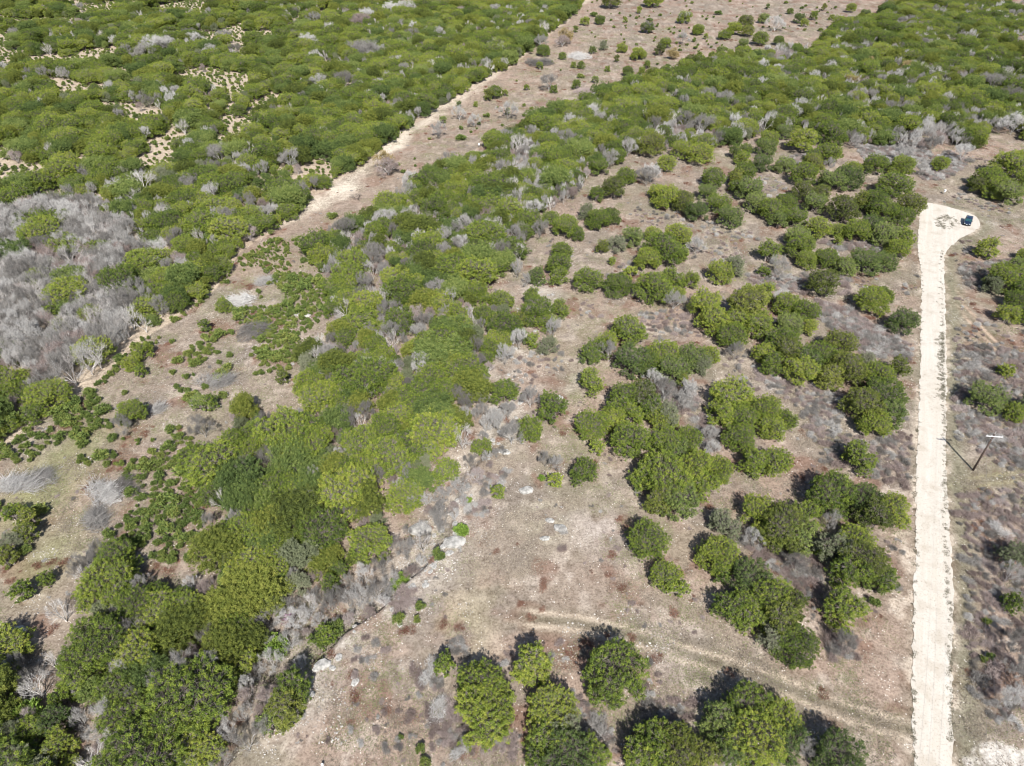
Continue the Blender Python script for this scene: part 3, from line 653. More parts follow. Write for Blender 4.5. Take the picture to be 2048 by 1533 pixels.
for phrase, c, s in HAND:
    items = []
    for t in s.split():
        x, y, w = (float(v) for v in t.split(',')); fx, fy = full(c, x, y); wp = w*K
        X, Y, h = world(fx, fy); 
        for _ in range(2):
            r = 1.08*wp/2*depth(X, Y)/FPX; z = .47*min(5.3, r*1.65) if r > .9 else .4; X, Y, h = world(fx, fy, z)
        items.append((fx, X, Y, h, r, phrase))
    items.sort()
    for i, it in enumerate(items): hand.append(it[1:]+(i, len(items))); TH.add(it[1], it[2], it[4])
def put_juniper(x, y, h, r, label, group):
    k = pick(r)
    if k == 'tiny':
        o = link('young_juniper', random.choice(SAPM), None, (x, y, h), random.uniform(0, 6.28), r/.62); return tag(o, label, 'young juniper', group)
    cm, tm, jm, r0 = random.choice(JU[k]); s = r/r0; zs = s**.7*random.uniform(.92, 1.08)
    e = empty('juniper_tree', (x, y, h-.05), random.uniform(0, 6.28), (s, s, zs))
    link('trunk', tm, e); link('crown', cm, e); return tag(e, label, 'juniper', group)
def sizeword(r): return 'big' if r > 3.3 else 'broad' if r > 2.5 else 'rounded' if r > 1.7 else 'small' if r > .9 else 'tiny'
for x, y, h, r, phrase, i, n in hand:
    pos = '' if n == 1 else ', '+(ORD[i]+' from the left' if i < n/2 else (ORD[n-1-i]+' from the right' if i < n-1 else 'rightmost'))
    put_juniper(x, y, h, r, sizeword(r)+' juniper '+phrase+pos, 'junipers scattered over the ranch land')

# hand-placed bare trees / shrubs:  kind, crop, triples, phrase
BARE = [
 ('grey', 'A', '840,260,190 760,290,120 900,250,120 1050,230,120 1130,290,110 1200,210,100 1010,190,80 670,280,80 1270,280,100 1680,110,90 1640,240,130 1560,190,60 1750,170,90 1950,290,170 1850,440,130 1700,450,110 1620,530,80 1170,830,130 1540,860,140 1010,990,120 620,1010,110 1610,1020,90 370,1040,90 330,395,70 240,395,80 150,400,60 20,370,70', 'in the western forest beyond the cleared strip'),
 ('pale', 'A', '760,980,150 740,1060,120 880,1150,120 1710,500,80 1240,300,60', 'pale, in the western forest beyond the cleared strip'),
 ('brown', 'A', '1920,120,160 1710,600,75 1320,1240,110 1490,1120,60', 'brownish, along the western forest'),
 ('grey', 'E', '280,80,140 660,80,105 760,40,110 620,280,130 380,500,120 560,670,150 350,700,140 90,140,80 450,1270,110 220,120,90', 'among the green junipers of the central thicket'),
 ('pale', 'E', '755,1070,150 390,560,90', 'dead and whitish, edging the central thicket'),
 ('brown', 'E', '510,410,120', 'brownish, in the middle of the central thicket'),
 ('grey', 'D', '350,1180,130 290,1390,120 680,860,100 1220,450,105 1320,750,130 980,740,100 1060,870,90 970,900,110 1540,850,110 1640,790,110 1480,640,110 740,610,80 630,700,100 820,650,75 480,960,90 390,1080,90 660,1370,90 750,1320,110 1150,1120,110 1170,1230,110 1950,660,130 1740,950,120 1000,600,120 1330,650,90 230,1180,0 200,280,130 300,290,120 130,440,120 640,190,90 490,190,80 380,70,150 450,60,120 250,90,90 930,60,70 1000,60,60 1180,230,90', 'around the cleared strip and upper thicket'),
 ('brown', 'D', '210,130,150 360,890,140 1290,220,90 1540,20,90 760,260,70 750,60,70', 'brownish, along the cleared strip'),
 ('grey', 'G', '640,460,100 450,540,120 380,520,110 330,680,150 500,700,100 820,450,80 1020,370,90 1130,740,90 720,140,110 1870,460,140 1990,680,170 1980,530,140 1560,770,100 1400,830,130 1720,820,100 1500,900,110 300,1320,110 740,1430,140 230,210,80 240,100,70 40,150,70 600,180,0 1240,520,60 60,930,110 1000,900,60 1150,760,80', 'in the upper right stands'),
 ('pale', 'C', '670,620,120 300,1000,150 330,730,150 200,1130,170 640,1400,150 1220,30,90 740,1370,130', 'pale, in the creek woodland at lower left'),
 ('grey', 'C', '160,1080,150 520,1380,120 830,1350,110 1300,1270,120 1450,980,150 1550,880,120 1450,760,120 1400,1350,110 1650,700,120 1750,660,120 1600,1000,90 1250,1400,90 440,1290,100 1850,650,110 1950,640,110 900,1310,110', 'by the creek at lower left'),
 ('grey', 'F', '60,680,140 200,650,150 290,620,130 330,480,120 460,400,120 620,230,110 240,520,110 150,560,80 640,280,90 1000,60,0', 'along the rocky creek bank'),
 ('pale', 'F', '550,370,110', 'leaning over the rocky creek bank'),
 ('grey', 'E', '1120,860,110 1000,930,90 1020,1050,130 950,1000,100 985,640,100 1060,560,90 1240,490,100 1200,1190,80 1260,1210,90 640,1460,90 880,1000,80 1540,610,120 1960,830,110 1050,180,80 1100,230,60', 'near the pale rock ledge'),
 ('grey', 'H', '130,820,130 70,760,110 230,870,90 370,1060,90 510,610,110 180,340,110 380,1130,80 740,330,80', 'among the junipers at mid right'),
 ('grey', 'I', '830,480,110 1010,250,110 1080,900,140 600,340,110 870,1440,120 1990,900,150 2010,1040,150 1960,1200,130 2040,1140,120 1960,520,110 1250,1000,0', 'beside the gravel road'),
 ('brown', 'B', '240,690,170 430,600,130 1160,300,0', 'brownish, at the edge of the cleared strip'),
 ('grey', 'B', '690,320,110 1080,1010,150 660,1000,110', 'at the edge of the cleared strip'),
]
SIZEB = lambda r: 'large' if r > 3.2 else 'mid-sized' if r > 2 else 'small'
for kind, c, s, phrase in BARE:
    items = []
    for t in s.split():
        x, y, w = (float(v) for v in t.split(','))
        if w == 0: continue
        fx, fy = full(c, x, y); X, Y, h = world(fx, fy)
        for _ in range(2): r = w*K/2*depth(X, Y)/FPX; X, Y, h = world(fx, fy, min(2.6, r*.8))
        items.append((fx, X, Y, h, min(r, 7)))
    items.sort(); n = len(items)
    for i, (fx, x, y, h, r) in enumerate(items):
        # nudge clear of nothing: bare crowns may stand between junipers
        cm, tm, jm, r0 = random.choice(BT['airy' if kind == 'grey' and c in 'CF' else kind]); s_ = r/r0
        e = empty('bare_tree', (x, y, h-.05), random.uniform(0, 6.28), (s_, s_, max(s_**.5*.98, .88 if c in 'ADEG' and r > 1.6 else 0))); link('trunk', tm, e); link('crown', cm, e)
        pos = '' if n == 1 else ', '+((ORD[i]+' from the left') if i < min(n/2, 18) else ((ORD[n-1-i]+' from the right') if i < n-1 else 'rightmost')) if (n-1-i < 18 or i < 18) else ''
        tag(e, SIZEB(r)+' leafless tree '+phrase+pos, 'bare tree', 'leafless trees')
        TH.add(x, y, r*.9)

# fills
jr = lambda: random.choice((random.uniform(1.0, 1.7), random.uniform(1.4, 2.2), random.uniform(1.8, 2.8)))
grey_fill = []
for P in GREY: grey_fill += fill(P, 2.0, lambda: random.uniform(1.3, 3.2), TH, fac=.46, tries=14)
gf_green = [t for t in grey_fill if random.random() < .09]; grey_fill = [t for t in grey_fill if t not in set(gf_green)]
LOW = wpoly(('C', '-300,1080 60,1150 200,1100 420,950 560,1080 700,1230 900,1180 1100,1180 1300,1130 1380,1280 1300,1400 1050,1480 400,1560 300,1700 -300,1700'), z=3.5)
low_fill = fill(LOW, 2.0, lambda: random.uniform(1.3, 2.8), TH, fac=.78, tries=18)
low_bare = [t for t in low_fill if random.random() < .34]; low_green = [t for t in low_fill if t not in set(low_bare)]
creek_fill = fill(CREEK, 1.6, lambda: random.uniform(.7, 1.9), TH, fac=.85, tries=6)+fill(CREEK2, 2.2, lambda: random.uniform(1.2, 2.4), TH, fac=.62, tries=8)
juni = [t+('west',) for t in fill(WEST, 2.4, jr, TH, OPEN, fac=.86, tries=14, inset=.8, excl=lambda X, Y: inpoly(X, Y, GREY[0]))]+[t+('core',) for t in fill(wpoly(('G', '1975,60 2300,0 2500,600 2044,380 1950,320 1880,290 1910,230')), 4, jr, TH, None, fac=1.5, tries=5)]+[t+('core',) for t in fill(CORE, 2.3, jr, TH, MIDG, fac=.88, tries=20, excl=near_road, inset=.7)]
gapfill = fill(CORE, 2.0, lambda: random.uniform(.8, 1.7), TH, MIDG, fac=.74, tries=12, inset=.6)
gapfill = [t for t in gapfill if random.random() < .8]
# thin out toward bare brushy patches in the thicket: some become leafless
ju, br2 = [], []
for x, y, r, z in juni:
    v = float(fbm(x, y, 16, 2, 31.)); p = (.05+(.25 if v > .60 else 0)) +.6*math.exp(-float(pdist(np.array([x]), np.array([y]), GREY[0], True)[0][0])/9) if z == 'west' else (.12+.06*(y > 150)+(.40 if v > .59 else 0))
    (br2 if random.random() < p else ju).append((x, y, r, z))
ju += [t+('west',) for t in gf_green]+[t+('core',) for t in low_green]; br2 += [t+('low',) for t in low_bare]
def pxsize(t):
    px, py = project(t[0], t[1]); d = depth(t[0], t[1])
    return t[2]*FPX/d if -20 < px < 2068 and -20 < py < 1553 else 0
nind = 300-sum(1 for t in hand if t[3] > .85)
ju.sort(key=lambda t: -pxsize(t))
MARKS = [(716,398,'the fallen dark tree'),(486,595,'the upper left brush pile'),(537,563,'the upper right brush pile'),(500,660,'the broad brush pile'),(447,765,'the foot brush pile'),(259,824,'the lone rounded corridor juniper'),
 (565,758,'the round yellow-green bush'),(1946,941,'the utility pole'),(1889,385,'the white utility box'),(1936,442,'the dark blue car'),(598,630,'the two whitish boulders'),(1117,797,'the lone grey boulder'),(1183,765,'the bright round juniper'),
 (1121,1058,'the elongated pale slab'),(1295,1079,'the lone round juniper above the two-track'),(1714,915,'the lone juniper left of the pole'),(1230,1360,'the large lone juniper below the two-track'),(210,1000,'the big grey brush heap'),(40,965,'the left-edge brush pile'),
 (575,1236,'the purple-pink redbud'),(924,1063,'the bright green ledge shrub'),(1960,1500,'the white bare patch at lower right'),(1690,1220,'the lone juniper beside the road'),(1760,1450,'where the two-track meets the road'),(890,943,'the brightest juniper'),(1900,470,'the turnaround'),
 (1140,1240,'the start of the two-track'),(800,330,'the yellow-tan bushy tree'),(47,1187,'the small clearing juniper'),(1345,1165,'the small ragged juniper'),(1168,947,'the small dark juniper on the flat')]
USED = set()
def label_zone(items, what, zone, cat, plural):
    """items: (object, px, py, r). The outermost, the biggest and the ones closest to a landmark get labels of their own; the rest cannot be told apart."""
    left = list(items); grp = plural+' '+zone
    for o, *_ in items: o['category'] = cat; o['group'] = grp
    def take(key, txt):
        if len(left) > 1 or (left and len(items) == 1):
            m = min(left, key=key); left.remove(m); m[0]['label'] = txt
    if len(items) == 1: take(lambda t: 0, what+' '+zone); return
    take(lambda t: -t[3], 'largest '+what+' '+zone); take(lambda t: t[1], 'leftmost '+what+' '+zone); take(lambda t: -t[1], 'rightmost '+what+' '+zone)
    take(lambda t: t[2], 'topmost '+what+' '+zone); take(lambda t: -t[2], 'lowest '+what+' '+zone); take(lambda t: t[3], 'smallest '+what+' '+zone)
    for q_, (mx, my, name) in enumerate(MARKS):
        if (q_, what.split(' ', 1)[-1]) in USED: continue
        near = [t for t in left if math.hypot(t[1]-mx, t[2]-my) < 90]
        if near and len(left) > 1:
            m = min(near, key=lambda t: math.hypot(t[1]-mx, t[2]-my)); left.remove(m); m[0]['label'] = 'nearest '+what.split(' ', 1)[-1]+' to '+name; USED.add((q_, what.split(' ', 1)[-1]))
    for t in left:                                           # the rest: told apart only down to the landmark they stand around
        if len(left) > 14:
            mk = min(MARKS, key=lambda m: math.hypot(t[1]-m[0], t[2]-m[1])); w_ = what.split(' ', 1)[-1]
            far = math.hypot(t[1]-mk[0], t[2]-mk[1]); side = ('left of ' if t[1] < mk[0] else 'right of ') if far > 60 else 'around '
            t[0]['label'] = what+' '+side+mk[2]; t[0]['group'] = plural+' '+side+mk[2]
        else: t[0]['label'] = what+' '+zone
zones = {}
for x, y, r, z in ju[:max(0, nind)]:
    px, py = project(x, y)
    zn = ('packed in the dense creek wood at lower left' if py > 1050 else 'in the lower central thicket left of the ledge' if z == 'core' and py > 800 else
          'in the middle of the central thicket' if z == 'core' else 'along the near edge of the western forest')
    o = put_juniper(x, y, h1(x, y), r, '', ''); zones.setdefault(zn, []).append((o, px, py, r))
for zn, it in zones.items(): label_zone(it, 'rounded green juniper', zn, 'juniper', 'rounded green junipers')

def gn_tree(name, meshes):
    """points -> instances, with per-point rotation, scale and mesh index"""
    g = bpy.data.node_groups.new(name, 'GeometryNodeTree')
    g.interface.new_socket('Geometry', in_out='INPUT', socket_type='NodeSocketGeometry'); g.interface.new_socket('Geometry', in_out='OUTPUT', socket_type='NodeSocketGeometry')
    gi = g.nodes.new('NodeGroupInput'); go = g.nodes.new('NodeGroupOutput'); ip = g.nodes.new('GeometryNodeInstanceOnPoints'); jn = g.nodes.new('GeometryNodeJoinGeometry')
    for me in meshes:
        src = bpy.data.objects.new(name+'_source', me)
        oi = g.nodes.new('GeometryNodeObjectInfo'); oi.inputs['Object'].default_value = src; oi.inputs['As Instance'].default_value = True
        g.links.new(oi.outputs['Geometry'], jn.inputs[0])
    def attr(n, t):
        a = g.nodes.new('GeometryNodeInputNamedAttribute'); a.data_type = t; a.inputs['Name'].default_value = n; return a.outputs['Attribute']
    ip.inputs['Pick Instance'].default_value = True
    g.links.new(gi.outputs[0], ip.inputs['Points']); g.links.new(jn.outputs[0], ip.inputs['Instance'])
    g.links.new(attr('vid', 'INT'), ip.inputs['Instance Index']); g.links.new(attr('scl', 'FLOAT_VECTOR'), ip.inputs['Scale'])
    er = g.nodes.new('FunctionNodeEulerToRotation'); g.links.new(attr('rot', 'FLOAT_VECTOR'), er.inputs[0]); g.links.new(er.outputs[0], ip.inputs['Rotation'])
    g.links.new(ip.outputs[0], go.inputs[0]); return g
def scatter(name, recs, meshes, label, cat):
    """recs: x, y, scale xy, scale z, index"""
    if not len(recs): return
    A = np.array(recs, float); H_ = height(A[:, 0], A[:, 1])
    me = bpy.data.meshes.new(name); me.vertices.add(len(A)); me.vertices.foreach_set('co', np.stack([A[:, 0], A[:, 1], H_], 1).astype(np.float32).ravel())
    v = me.attributes.new('vid', 'INT', 'POINT'); v.data.foreach_set('value', A[:, 4].astype(np.int32))
    s = me.attributes.new('scl', 'FLOAT_VECTOR', 'POINT'); s.data.foreach_set('vector', A[:, [2, 2, 3]].astype(np.float32).ravel())
    r = me.attributes.new('rot', 'FLOAT_VECTOR', 'POINT'); rr = np.zeros((len(A), 3), np.float32); rr[:, 2] = rng.uniform(0, 6.28, len(A)); r.data.foreach_set('vector', rr.ravel())
    o = link(name, me); md = o.modifiers.new('scatter', 'NODES'); md.node_group = gn_tree(name, meshes); tag(o, label, cat, kind='stuff'); return o
allJ = JU['large']+JU['medium']+JU['small']; jm = [t[2] for t in allJ]; jrad = [t[3] for t in allJ]
def jrec(x, y, r):
    idx = [i for i, q in enumerate(jrad) if abs(q-r) < .9] or [0]; i = random.choice(idx); s = r/jrad[i]; return (x, y, s, s**.6*random.uniform(.72, 1.15), i)
scatter('juniper_woodland', [jrec(*t[:3]) for t in ju[max(0, nind):]], jm, 'dense green juniper woodland covering the hills behind and around the clearings', 'woodland')
bm_ = [t[2] for t in BT['grey']+BT['pale'][:2]+BT['brown']]
bare_all = [(x, y, r*1.15) for x, y, r in grey_fill]+[(x, y, r*.95) for x, y, r, z in br2]
bare_all.sort(key=lambda t: -pxsize(t)); nb = 130
flat = BT['grey']+BT['pale'][:2]+BT['brown']
zones = {}
for x, y, r in bare_all[:nb]:
    cm, tm, j_, r0 = random.choice(flat if random.random() < .45 else BT['airy']+BT['pale'][:1]); s_ = r/r0; e = empty('bare_tree', (x, y, h1(x, y)-.05), random.uniform(0, 6.28), (s_, s_, s_**.45*1.15)); link('trunk', tm, e); link('crown', cm, e)
    px, py = project(x, y)
    zones.setdefault('in the bare wood at far left' if px < 330 and py < 900 else 'scattered among the green thickets', []).append((e, px, py, r))
for zn, it in zones.items(): label_zone(it, 'fuzzy grey leafless tree', zn, 'bare tree', 'fuzzy grey leafless trees')
scatter('leafless_woodland', [(x, y, r/2.8, (r/3.0)**.4*1.1, random.randrange(len(bm_))) for x, y, r in bare_all[nb:]], bm_, 'grey leafless trees mixed through the distant green woodland', 'woodland')
scatter('thicket_underbrush', [(x, y, r/2.8, (r/3.0)**.4*.95, random.choice((0, 1, 2, 3, 4))) for x, y, r in gapfill], [t[2] for t in BT['grey'][:3]+BT['brown']], 'grey leafless underbrush filling gaps in the central thicket', 'brush')
scatter('creek_brush', [(x, y, r/3.0, (r/3.0)**.5*.8, random.choice((0, 1, 2, 0, 1, 2, 3, 4))) for x, y, r in creek_fill], [t[2] for t in BT['airy']+BT['grey'][:1]+BT['brown'][:1]], 'tangled grey leafless brush along the rocky creek bank', 'brush')

def cover(P, n, test=None):
    xs_ = [p[0] for p in P]; ys_ = [p[1] for p in P]; X = rng.uniform(min(xs_), max(xs_), n); Y = rng.uniform(max(5, min(ys_)), min(max(ys_), 420), n)
    ok = inpoly(X, Y, P) & ~inpoly(X, Y, ROAD) & (np.abs(X) < 12+(Y*cp+CAM_H*sp)*.8)
    if test is not None: ok &= test(X, Y)
    return X[ok], Y[ok]
everything = [(-300, 8), (300, 8), (300, 420), (-300, 420)]
# purple-grey brush
BR = [(wpoly(('H', '940,320 1130,380 1230,450 1440,560 1440,640 1180,620 1100,540 960,420')), .62), (wpoly(('H', '1100,1050 1440,1040 1440,1320 1300,1300 1150,1250 950,1180 980,1080')), .9),
 (wpoly(('H', '600,680 760,760 1050,800 1080,950 1040,1050 900,1080 850,900 620,740')), .85), (wpoly(('H', '1680,560 1900,560 2300,700 2300,1230 1950,1230 1800,1130 1690,1000 1680,900')), .85),
 (wpoly(('I', '1700,60 2300,60 2300,1330 1900,1330 1780,1200 1740,900 1740,500 1700,250')), 1.0), (wpoly(('I', '530,300 700,400 900,370 960,500 960,600 880,640 760,530 600,430')), .62),
 (wpoly(('I', '980,830 1150,850 1150,980 1000,960')), .7), (wpoly(('H', '100,700 300,780 300,900 200,930 80,820')), .6), (wpoly(('H', '230,920 400,960 420,1120 330,1130 300,980')), .6),
 (wpoly(('F', '560,1230 700,1200 850,1370 1040,1350 1040,1450 600,1450')), .7), (wpoly(('F', '1320,1120 1420,1180 1560,1350 1580,1480 1450,1350 1380,1250')), .7),
 (wpoly(('F', '1700,1180 1980,1200 1960,1320 1720,1300')), .75), (wpoly(('F', '480,1020 600,980 650,1110 560,1140')), .7), (wpoly(('F', '680,860 780,860 780,940 690,930')), .7),
 (wpoly(('F', '350,630 500,600 480,700 380,730')), .7), (wpoly(('H', '0,390 280,400 320,520 150,510 0,480')), 1.1), (wpoly(('H', '560,180 900,190 900,290 640,260')), .85),
 (wpoly(('G', '1480,880 1650,800 1760,860 1620,960 1500,960')), .8), (wpoly(('G', '950,1290 1280,1240 1280,1350 1080,1330')), .65), (wpoly(('G', '780,840 960,800 960,880 820,930')), .7),
 (wpoly(('G', '1150,780 1500,760 1560,830 1400,900 1200,860')), .7), (wpoly(('G', '1700,1400 2000,1380 2000,1533 1750,1533')), .9), (wpoly(('H', '1040,60 1130,230 1090,300 1060,200')), .8),
 (wpoly(('E', '860,1250 1000,1230 990,1350 870,1370')), .8), (wpoly(('F', '760,120 920,140 900,200 780,200')), .8), (wpoly(('H', '850,850 1060,820 1060,980 900,1000')), .8)]
BH = Hash(2.0)
for x, y, h, r, *_ in hand: BH.add(x, y, r*.85)
BZ = ['in the purple strip below the roadside junipers', 'in the brush below the tall roadside clump', 'in the brush left of the tall roadside clump', 'in the brush around the utility pole', 'in the brush along the lower right edge', 'inside the gap of the U-shaped clump', 'by the lone roadside juniper', 'left of the oval clump', 'below the oval clump', 'under the big bottom-edge junipers', 'between the two bottom juniper rows', 'above the bottom edge clump', 'left of the small bottom juniper', 'above the small bottom juniper', 'beside the creek ledge brush', 'on the flat above the pale open row', 'left of the belt below the turnaround', 'up the slope from the turnaround', 'in the hollow left of the turnaround', 'beside the narrow bare path', 'at the foot of the upper thicket', 'right of the turnaround', 'above the crescent clumps', 'by the brightest juniper', 'below the white ledge', 'between oval and tall clumps']
shr = []
for (P, fc), zn in zip(BR, BZ): shr += [t+(zn,) for t in fill(P, 1.1, lambda: random.choice((random.uniform(.4, .9), random.uniform(.8, 1.7))), BH, fac=fc*.72, tries=10, excl=near_road)]
openP = wpoly(('P', '1100,480 1500,330 1840,520 1820,1533 560,1533 700,1260 900,1080 1010,820 1060,620')); rightP = wpoly(('P', '1910,300 2200,300 2200,1500 1920,1500 1905,600'))
for P, zn in ((openP, 'on the open stony ground'), (rightP, 'scattered right of the gravel road')): shr += [t+(zn,) for t in fill(P, 2.6, lambda: random.uniform(.25, .9), BH, fac=.9, tries=4, excl=lambda X, Y: near_road(X, Y) | (pdist(X, Y, trackA)[0] < 2.5) | (fbm(X, Y, 9, 3, 91.) < .63))]
shr.sort(key=lambda t: -pxsize(t)); sm_ = SHR+SHG
zones = {}
for x, y, r, zn in shr[:300]:
    grey = random.random() < .3; me = random.choice(SHG if grey else SHR); px, py = project(x, y)
    o = link('bare_shrub', me, None, (x, y, h1(x, y)), random.uniform(0, 6.28), (r/1.25*random.uniform(.8, 1.3), r/1.25*random.uniform(.7, 1.1), (r/1.25)**.6))
    zones.setdefault((zn, grey), []).append((o, px, py, r))
for (zn, grey), it in zones.items(): label_zone(it, ('pale grey' if grey else 'purple-brown')+' leafless shrub', zn, 'shrub', ('pale grey' if grey else 'purple-brown')+' leafless shrubs')
X, Y = cover([(-170, 8), (170, 8), (220, 260), (-220, 260)], 26000, lambda X, Y: (rng.random(len(X)) < 1/(1+Y/60)) & ~inpoly(X, Y, WEST) & (fbm(X, Y, 5, 4, 131.) > .53) & (pdist(X, Y, ROAD, True)[0] > 2.2) & (pdist(X, Y, trackA)[0] > 2.0))
litter = [(x, y, q, q*.7, i % 7) for i, (x, y, q) in enumerate(zip(X, Y, rng.uniform(.14, .42, len(X))**1.0))]
scatter('bare_brush', litter+[(x, y, r/1.25, (r/1.25)**.6, random.choice((0, 1, 2, 3, 0, 1, 2, 3, 4, 5, 6))) for x, y, r, zn in shr[300:]], sm_, 'low purple-grey leafless brush covering the rough ground', 'brush')

# young junipers in the cleared strip
SH_ = Hash(2.0); SH_.d = {}
for x, y, h, r, *_ in hand: SH_.add(x, y, r*.8)
SZ = ['among the corridor brush piles', 'in the lower cleared slope', 'along the western forest edge', 'in the lower-left clearing', 'below the big grey brush heap', 'at the narrow thicket tip', 'on the bare middle of the strip', 'in the upper corridor', 'in the far top clearing']
sap = []
for i, (P, spc, sc) in enumerate(SAP):
    sap += [t+(SZ[i],) for t in fill(P, spc, (lambda sc=sc: sc*random.choice((random.uniform(.25, .6), random.uniform(.5, 1.0), random.uniform(.8, 1.7)))), SH_, fac=(.74 if spc < 3 else 2.6 if spc < 7 else 3.0), tries=8, excl=(lambda X, Y: inpoly(X, Y, CORE) | inpoly(X, Y, WEST)))]
sap = [t for t in sap if float(fbm(t[0], t[1], 7 if t[1] < 130 else 22, 2, 44.)) > (.46 if t[1] < 130 else .54) or random.random() < .2]
sap += [t+('on the open stony ground',) for t in fill(openP, 9, lambda: random.uniform(.25, .5), SH_, fac=9, tries=6, excl=near_road)[:40]]
sap += [t+('in the openings of the western forest',) for t in fill(WEST, 4.0, lambda: random.choice((random.uniform(.3, .7), random.uniform(.6, 1.3))), TH, None, fac=1.15, tries=6)]
sap.sort(key=lambda t: -pxsize(t))
zones = {}
for x, y, r, zn in sap[:300]:
    px, py = project(x, y)
    o = link('young_juniper', random.choice(SAPM), None, (x, y, h1(x, y)), random.uniform(0, 6.28), (r/.62, r/.62, (r/.62)**.55)); zones.setdefault(zn, []).append((o, px, py, r))
for zn, it in zones.items(): label_zone(it, 'bushy young juniper', zn, 'young juniper', 'bushy young junipers')
scatter('juniper_seedlings', [(x, y, r/.62, (r/.62)**.55, random.randrange(5)) for x, y, r, zn in sap[300:]], SAPM, 'small young junipers dotting the cleared strip into the distance', 'seedlings')

# ------------------------------------------------------------------ ground cover
GRASS = [patch(s, 1.7, 130, 'drygrass', .17, .9) for s in range(4)]+[patch(9+s, 1.7, 110, 'greengrass', .15, .7) for s in range(2)]
X, Y = cover(everything, 90000, lambda X, Y: (rng.random(len(X)) < 1.6/(1+Y/60)) & ~inpoly(X, Y, WEST) & (fbm(X, Y, 9, 3, 51.) > .43) & ((pdist(X, Y, ROAD, True)[0] > 1.9)))
gsel = fbm(X, Y, 20, 2, 61.); mid, sm2, tm2 = pdist(X, Y, roadmid)
verge = (sm2 < 0) & (mid < 7)
rec = [(x, y, s, s*random.uniform(.7, 1.2), (4+i % 2) if (v or g > .64) else i % 4) for i, (x, y, g, v, s) in enumerate(zip(X, Y, gsel, verge, rng.uniform(.7, 1.25, len(X))))]
scatter('dry_grass', rec, GRASS, 'dry tan winter grass tufts over the stony ground', 'grass')
X, Y = cover(everything, 50000, lambda X, Y: (fbm(X, Y, 4.2, 3, 21.) > .59) & (rng.random(len(X)) < 1.0/(1+Y/90)) & ~inpoly(X, Y, WEST) & (pdist(X, Y, ROAD, True)[0] > 1.2))
scatter('rusty_forbs', [(x, y, s, s, i % 4) for i, (x, y, s) in enumerate(zip(X, Y, rng.uniform(.3, 1.2, len(X))))], RUST, 'low rust-brown dead weeds in patches on the ground', 'dead weeds')
ST = [stones(s, 1.8, 60, .03, .20, 'stone') for s in range(4)]
def rocky(X, Y):
    d, s, t = pdist(X, Y, LEDGE); dr = pdist(X, Y, ROAD, True)[0]
    n = fbm(X, Y, 6, 3, 71.)
    return ((d < 7) & (rng.random(len(X)) < .9)) | ((n > .60) & (rng.random(len(X)) < .5)) | ((dr < 2.0) & (rng.random(len(X)) < .25))
X, Y = cover(everything, 15000, lambda X, Y: rocky(X, Y) & ~inpoly(X, Y, WEST) & (Y < 260) & (pdist(X, Y, ROAD, True)[0] > .8))
scatter('loose_stones', [(x, y, s, s, i % 4) for i, (x, y, s) in enumerate(zip(X, Y, rng.uniform(.5, 1.1, len(X))))], ST, 'loose pale limestone fragments scattered over the ground', 'stones')
# weeds growing on the gravel: centre of the turnaround and the right-hand edge
WEED = [patch(30+s, .45, 26, 'weed', .16, .5) for s in range(3)]
wr_ = []
for i in range(85):
    a = random.uniform(0, 6.28); q = math.sqrt(random.random()); x, y = plane(1893+24*q*math.cos(a), 443+14*q*math.sin(a)); wr_.append((x, y, random.uniform(.5, 1.5), .6, i % 3))
for i in range(420):
    py = random.choice((random.uniform(500, 1500), random.uniform(665, 800))); 
    lim = 1891+(py-900)*.014 if py < 1200 else 1903
    x, y = plane(lim-abs(random.gauss(0, 4 if not 665 < py < 800 else 7)), py); wr_.append((x, y, random.uniform(.3, .9), .5, i % 3))
for i in range(110):
    py = random.uniform(500, 1533); x, y = plane(np.interp(py, [500, 555, 743, 957, 1107, 1220, 1533], [1834, 1844, 1840, 1830, 1831, 1825, 1827])+random.gauss(0, 2), py); wr_.append((x, y, random.uniform(.3, .8), .6, i % 3))
wo_ = scatter('track_weeds', [(a, b, c, d, e) for a, b, c, d, e in wr_], WEED, 'dark sparse weeds growing on the pale gravel', 'weeds'); wo_.location.z = .05

# ------------------------------------------------------------------ boulders along the ledge and elsewhere
def boulder_mesh(seed):
    g = random.Random(seed); bm = bmesh.new(); bmesh.ops.create_icosphere(bm, subdivisions=2, radius=1)
    for v in bm.verts:
        n = 1+.28*(g.random()-.5); v.co *= n; v.co.z = max(-.4, min(.42+.05*g.random(), v.co.z*.7)); v.co.x *= 1.25
        v.co.x = round(v.co.x*2.6)/2.6*.5+v.co.x*.5
    me = bpy.data.meshes.new('boulder'); bm.to_mesh(me); bm.free(); me.materials.append(M['rock']); return me
BO = [boulder_mesh(s) for s in range(6)]
def along(P, t):
    n = len(P)-1; f = t*n; i = min(int(f), n-1); f -= i; return P[i][0]*(1-f)+P[i+1][0]*f, P[i][1]*(1-f)+P[i+1][1]*f
zones = {}
for i in range(110):
    t = random.random(); x, y = along(LEDGE, t); x += random.gauss(.3, .9 if i % 3 else 3); y += random.gauss(0, .9 if i % 3 else 3); r = random.uniform(.18, .5)
    o = link('boulder', random.choice(BO), None, (x, y, h1(x, y)+r*.05), random.uniform(0, 6.28), (r, r, r*random.uniform(.6, 1.0)))
    px, py = project(x, y); zones.setdefault('on the upper ledge' if t < .35 else 'on the ledge beside the brightest juniper' if t < .6 else 'on the creek ledge below the flat', []).append((o, px, py, r))
for zn, it in zones.items(): label_zone(it, 'pale limestone boulder', zn, 'boulder', 'pale limestone boulders')
